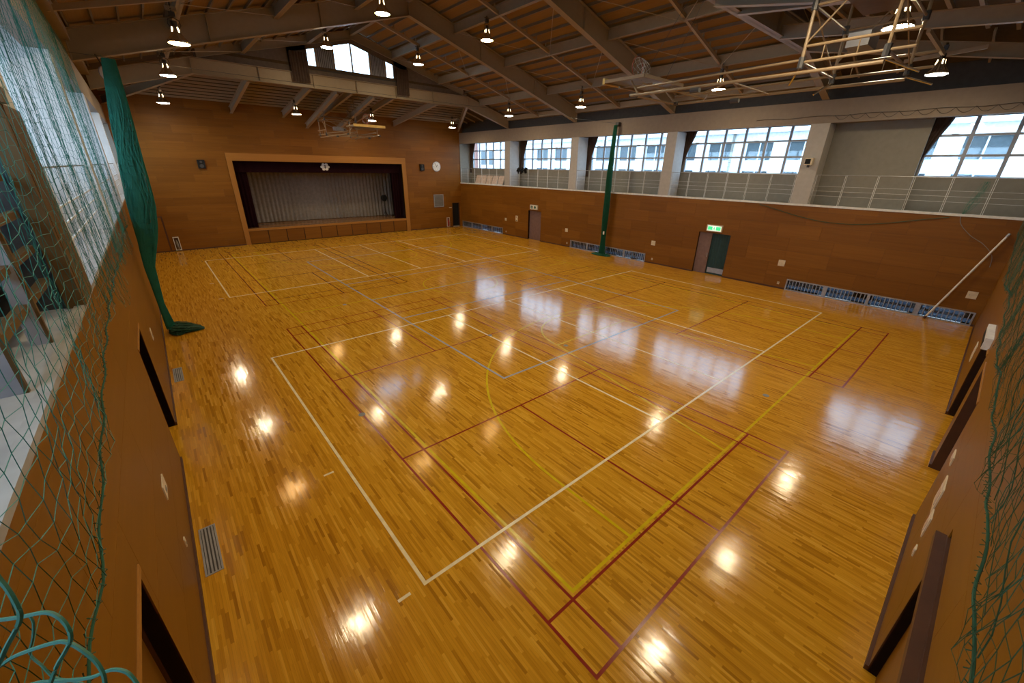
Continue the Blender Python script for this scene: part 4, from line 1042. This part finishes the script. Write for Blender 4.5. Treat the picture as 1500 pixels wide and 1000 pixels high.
for i in range(42):
    x = 0.8+i*0.28+rr.uniform(-0.08, 0.08); ph = rr.uniform(0, 6.28); sl = rr.uniform(0.6, 1.6)
    z0 = interp(ROPE_N, x)
    mb.tube([(x+sl*q*0.10+0.03*math.sin(q*1.3+ph), -4.06+0.02*math.sin(q+ph), z0+0.09*q) for q in range(13)], rr.choice((0.0018, 0.0025, 0.0035)), 3, cap=False)
stuff(mb.obj('gathered_cords', M_OLIVE_NET, netN))

# divider nets drawn into bundles at both ends of their wire
def bundle(name, label, cx, cy, prof, heap, m, n, seed, tail=None):
    """prof: list of (z, cx offset, half width x, half width y)"""
    b = thing(name, label, 'net', 'drawn divider nets'); r = random.Random(seed)
    mb = MB(); zs = [prof[0][0]+(prof[-1][0]-prof[0][0])*i/26 for i in range(27)]
    tabs = [[(z, p[j]) for z, *p in prof] for j in range(3)]
    for i in range(n):
        a = r.uniform(0, 6.28); q = math.sqrt(r.random()); ph = r.uniform(0, 6.28); fr = r.uniform(1.5, 3.5)
        pts = []
        for z in zs:
            ox, wx, wy = (interp(tb, z) for tb in tabs)
            pts.append((cx+ox+wx*q*math.cos(a+0.35*math.sin(z*fr+ph)), cy+wy*q*math.sin(a+0.35*math.sin(z*fr+ph)), z))
        mb.tube(pts, r.choice((0.004, 0.006, 0.008)), 3, cap=False)
    # knotted cross cords
    for i in range(n):
        z = r.uniform(zs[0], zs[-1]); ox, wx, wy = (interp(tb, z) for tb in tabs); a = r.uniform(0, 6.28)
        mb.tube([(cx+ox+wx*math.cos(a+k*0.8)*0.95, cy+wy*math.sin(a+k*0.8)*0.95, z+0.05*k*r.uniform(-1, 1)) for k in range(4)], 0.004, 3, cap=False)
    stuff(mb.obj('net_strands', m, b))
    mb = MB(); hx, hy, hz, ox, oy = heap
    for i in range(int(n*1.3)):
        a0 = r.uniform(0, 6.28); q = math.sqrt(r.random()); ln = r.uniform(0.4, 1.6); zz = hz*(1-q*q)*r.random()+0.012
        mb.tube([(cx+ox+hx*q*math.cos(a0+ln*k/5)*(1+0.1*math.sin(k*2.1+i)), cy+oy+hy*q*math.sin(a0+ln*k/5)*(1+0.1*math.sin(k*1.7+i)), max(0.01, zz+0.02*math.sin(k*1.9+i))) for k in range(6)], r.choice((0.006, 0.009, 0.012)), 3, cap=False)
    stuff(mb.obj('net_heap', m if not tail else M_OLIVE_NET, b))  # heap of the teal net in darker cord, its shade painted in
    if tail:
        mb = MB()
        for i in range(170):
            o = Vector((r.uniform(-0.12, 0.12), r.uniform(-0.42, 0.42), r.uniform(0.012, 0.24)))
            mb.tube([Vector(tail[0])*(1-k/6)+Vector(tail[1])*(k/6)+o*(1.0-0.85*(k/6)**2)+Vector((0.02*math.sin(k*2+i), 0.02*math.cos(k*1.7+i), 0)) for k in range(7)], 0.008, 3, cap=False)
        for v_i, v in enumerate(mb.v): mb.v[v_i] = (v[0], v[1], max(0.004, v[2]))
        stuff(mb.obj('net_tail', M_OLIVE_NET, b))  # tail shares the heap's darkened, painted-in shade
    return b
nb = bundle('divider_net', 'green divider net drawn into a bundle against the window wall', 20.25, 12.85,
       [(0.15, 0.0, 0.13, 0.24), (0.9, 0.0, 0.10, 0.17), (2.6, 0.0, 0.12, 0.22), (5.0, 0.0, 0.11, 0.20), (6.6, 0.05, 0.08, 0.14), (7.6, 0.1, 0.07, 0.12)],
       (0.34, 0.72, 0.16, 0.0, 0.05), M_GREEN_NET, 210, 5)
boxobj('tie_tag', 20.10, 20.13, 12.70, 12.80, 1.35, 1.55, M_WHITE, nb)
boxobj('pulley', 20.45, 20.70, 12.75, 12.95, 7.55, 7.75, M_DARKMETAL, nb)
bundle('divider_net', 'teal divider net bundled against the door wall, its end spread on the floor', -1.85, 13.2,
       [(0.15, -0.22, 0.13, 0.16), (1.0, -0.27, 0.08, 0.10), (2.2, -0.24, 0.13, 0.12), (3.2, -0.04, 0.27, 0.15), (4.0, 0.05, 0.33, 0.16), (6.0, 0.20, 0.26, 0.15), (7.0, 0.30, 0.19, 0.13), (7.7, 0.36, 0.14, 0.10)],
       (0.26, 0.62, 0.24, -0.05, 0.1), M_TEAL_BACKLIT, 320, 9, tail=((-2.0, 13.2, 0.03), (-1.25, 12.95, 0.01)))
w = MB().tube([(XL+0.1, 13.1, 7.72), (XC, 13.1, 7.66), (XR-0.1, 13.1, 7.72)], 0.006, 5).obj('net_wire', M_DARKMETAL)
tag(w, 'thin steel wire across the hall that carries the divider nets', 'wire')
d = thing('ceiling_speaker', 'round grey disc under the frame above the teal divider net', 'speaker')
MB().tube([(-1.60, 15.2, 7.62), (-1.58, 15.1, 7.60)], 0.20, 20).obj('disc', mat('grey_disc_paint', (0.25, 0.23, 0.26), 0.6), d)
MB().tube([(-1.60, 15.2, 7.62), (-1.75, 16.2, 8.22)], 0.02, 6).obj('arm', M_DARKMETAL, d)
# green bunch tied on the gallery rail near the corner
b = thing('tied_net_bunch', 'teal net bunch tied to the gallery railing near the leaning pole', 'net')
mb = MB()
for i in range(20):
    ph = rr.uniform(0, 6.28); q = rr.random()
    mb.tube([(XR+0.02+0.05*q*math.sin(z*5+ph), -2.85+(5.05-z)*0.22+(0.06+0.14*math.sin((z-3.9)*2.7))*q*math.cos(z*4+ph), z) for z in [3.9+0.1*k for k in range(12)]], 0.003, 3, cap=False)
stuff(mb.obj('net_strands', M_TEAL_LT, b))
# scalloped cord along the eave beam, sagging cable, loose rope to the pole
c = thing('scalloped_cord', 'cord with hanging scallops along the eave beam over the blind panel', 'cord')
MB().tube([(XR-0.03, 5.2-0.3*i, 7.36+0.02*math.sin(i)) for i in range(32)], 0.008, 5).obj('carrier_cord', M_DARKMETAL, c)
mb = MB()
for i in range(14):
    y = 2.2-0.5*i; mb.tube([(XR-0.03, y-0.5*q/8, 7.37-0.18*math.sin(math.pi*q/8)) for q in range(9)], 0.006, 4, cap=False)
mb.obj('scallops', M_DARKMETAL, c)
c = MB().tube([(XR-0.03, 4.2-0.27*i, 3.76-0.55*math.sin(math.pi*i/24)**1.2) for i in range(25)], 0.012, 5).obj('sagging_cable', M_OLIVE_NET)
tag(c, 'dark cable sagging from the gallery edge across the upper window wall', 'cable')
c = MB().tube(smooth([(XR-0.05, -2.55, 3.82), (XR-0.06, -2.65, 3.55), (XR-0.08, -3.0, 3.2), (XR-0.10, -3.4, 2.95), (XR-0.12, -3.72, 2.6), (XR-0.10, -3.8, 2.2)]), 0.011, 5).obj('loose_rope', M_PLASTER)
tag(c, 'pale loose rope hanging from the gallery edge beside the leaning pole', 'rope')
# things on the window-side gallery
for i in range(5):
    y = 24.25+i*0.80; o = thing('leaning_board', 'pale board leaning behind the stage end railing, %s' % ['one beside the column', 'second from the column', 'middle one of five', 'fourth from the column', 'one nearest the stage wall'][i], 'board', 'pale boards on the gallery')
    MB().hexa([(XR+0.35, y, ZG), (XR+0.40, y, ZG), (XR+0.40, y+0.70, ZG), (XR+0.35, y+0.70, ZG), (XR+0.62, y+0.03, ZG+0.72), (XR+0.67, y+0.03, ZG+0.72), (XR+0.67, y+0.72, ZG+0.72), (XR+0.62, y+0.72, ZG+0.72)]).obj('sheet', M_PINKISH, o)
    MB().beam((XR+0.345, y+0.02, ZG+0.02), (XR+0.345, y+0.68, ZG+0.02), 0.03, 0.05).obj('edge_strip', M_WHITE, o)
j = MB(); rj = random.Random(4)
for i in range(9):
    y0 = 20.95+0.13*i
    j.tube([(XR+0.13, y0, 5.14-0.35*abs(math.sin(i))), (XR+0.07, y0+0.03, 5.19+0.04*math.sin(i*2)), (XR-0.01, y0+0.05, 5.05-0.12*rj.random())], [0.05, 0.075, 0.05], 7)
tag(j.obj('draped_jacket', M_BLACK, None, True), 'black jacket draped over the railing second from the stage', 'jacket')
# storage rack on the door-side gallery
r = thing('storage_rack', 'tan and white timber storage rack on the gallery floor behind the net', 'rack')
for (x, y, mm, nm, s) in ((-2.50, 0.10, M_POST, 'post', 0.05), (-2.50, 1.10, M_POST, 'post', 0.05), (-3.10, 0.10, M_POST, 'post', 0.05), (-3.10, 1.10, M_POST, 'post', 0.05)):
    p = boxobj(nm, x-s, x+s, y-0.02, y+0.02, ZG, 5.1, mm, r)
    boxobj('post_edge', x+s, x+s+0.02, y-0.02, y+0.02, ZG, 5.1, M_TANWOOD, r)
boxobj('end_post', -2.44, -2.315, 2.14, 2.24, ZG, 5.62, M_TANWOOD, r); boxobj('end_post', -3.2, -3.09, 2.10, 2.22, ZG, 5.62, M_TANWOOD, r)
boxobj('face_board', -2.328, -2.31, 2.24, 2.95, ZG, 5.62, M_TANWOOD, r); boxobj('top_board', -3.3, -2.27, 2.04, 2.26, 5.62, 5.74, M_TANWOOD, r)
boxobj('back_board', -3.25, -2.44, 2.19, 2.22, ZG, 5.6, M_DARKMETAL, r); boxobj('side_board', -3.28, -3.25, 0.1, 2.20, ZG, 5.3, M_DARKMETAL, r)
for z in (4.15, 4.45, 4.75, 5.05):
    boxobj('rung', -2.53, -2.47, 0.12, 2.10, z-0.03, z+0.03, M_TANWOOD, r); boxobj('rung', -3.13, -3.07, 0.12, 2.10, z-0.03, z+0.03, M_TANWOOD, r)

# ------------------------------------------------------------------ outside the windows
g = MB().box(-40, 80, -50, 90, -0.6, -0.3).obj('ground', M_GROUND); g['kind'] = 'structure'
bd = thing('neighbour_building', 'white rendered building with blue grey windows beyond the gallery windows', 'building')
FX = 36.0
rows = ((6.05, 7.30), (3.75, 5.25))
ys = [-2.6+3.05*i for i in range(13)]
holes = [(y, y+1.9, a, b) for y in ys for a, b in rows]
mb = MB()
for (a, b, c_, d_) in cutall((-12, 38, -0.3, 8.0), holes): mb.box(FX, FX+0.3, a, b, c_, d_)
mb.obj('facade', M_FACADE, bd)
boxobj('roof_edge', FX-0.35, FX+6, -12.2, 38.2, 8.0, 8.25, M_FACADE, bd)
for (y0, y1, a, b) in holes:
    w = boxobj('facade_window', FX+0.12, FX+0.16, y0, y1, a, b, M_FACGLASS, bd)
    boxobj('window_bar', FX+0.06, FX+0.12, (y0+y1)/2-0.04, (y0+y1)/2+0.04, a, b, M_FACADE, bd)
for y in (24, 12.6, 2.9): boxobj('drain_pipe', FX-0.15, FX, y-0.07, y+0.07, -0.3, 8.0, M_PLASTER, bd)
b2 = thing('far_building', 'white building with a red brown pier seen through the window nearest the stage', 'building')
boxobj('wall', 38, 40, 46, 70, -0.3, 13, M_FACADE, b2)
boxobj('pier', 37.6, 38, 51.0, 52.0, -0.3, 13, M_BRICKRED, b2)
for y in (47.0, 48.9, 54.5, 57): boxobj('window', 37.95, 38, y, y+1.2, 5.6, 7.4, M_FACGLASS, b2)
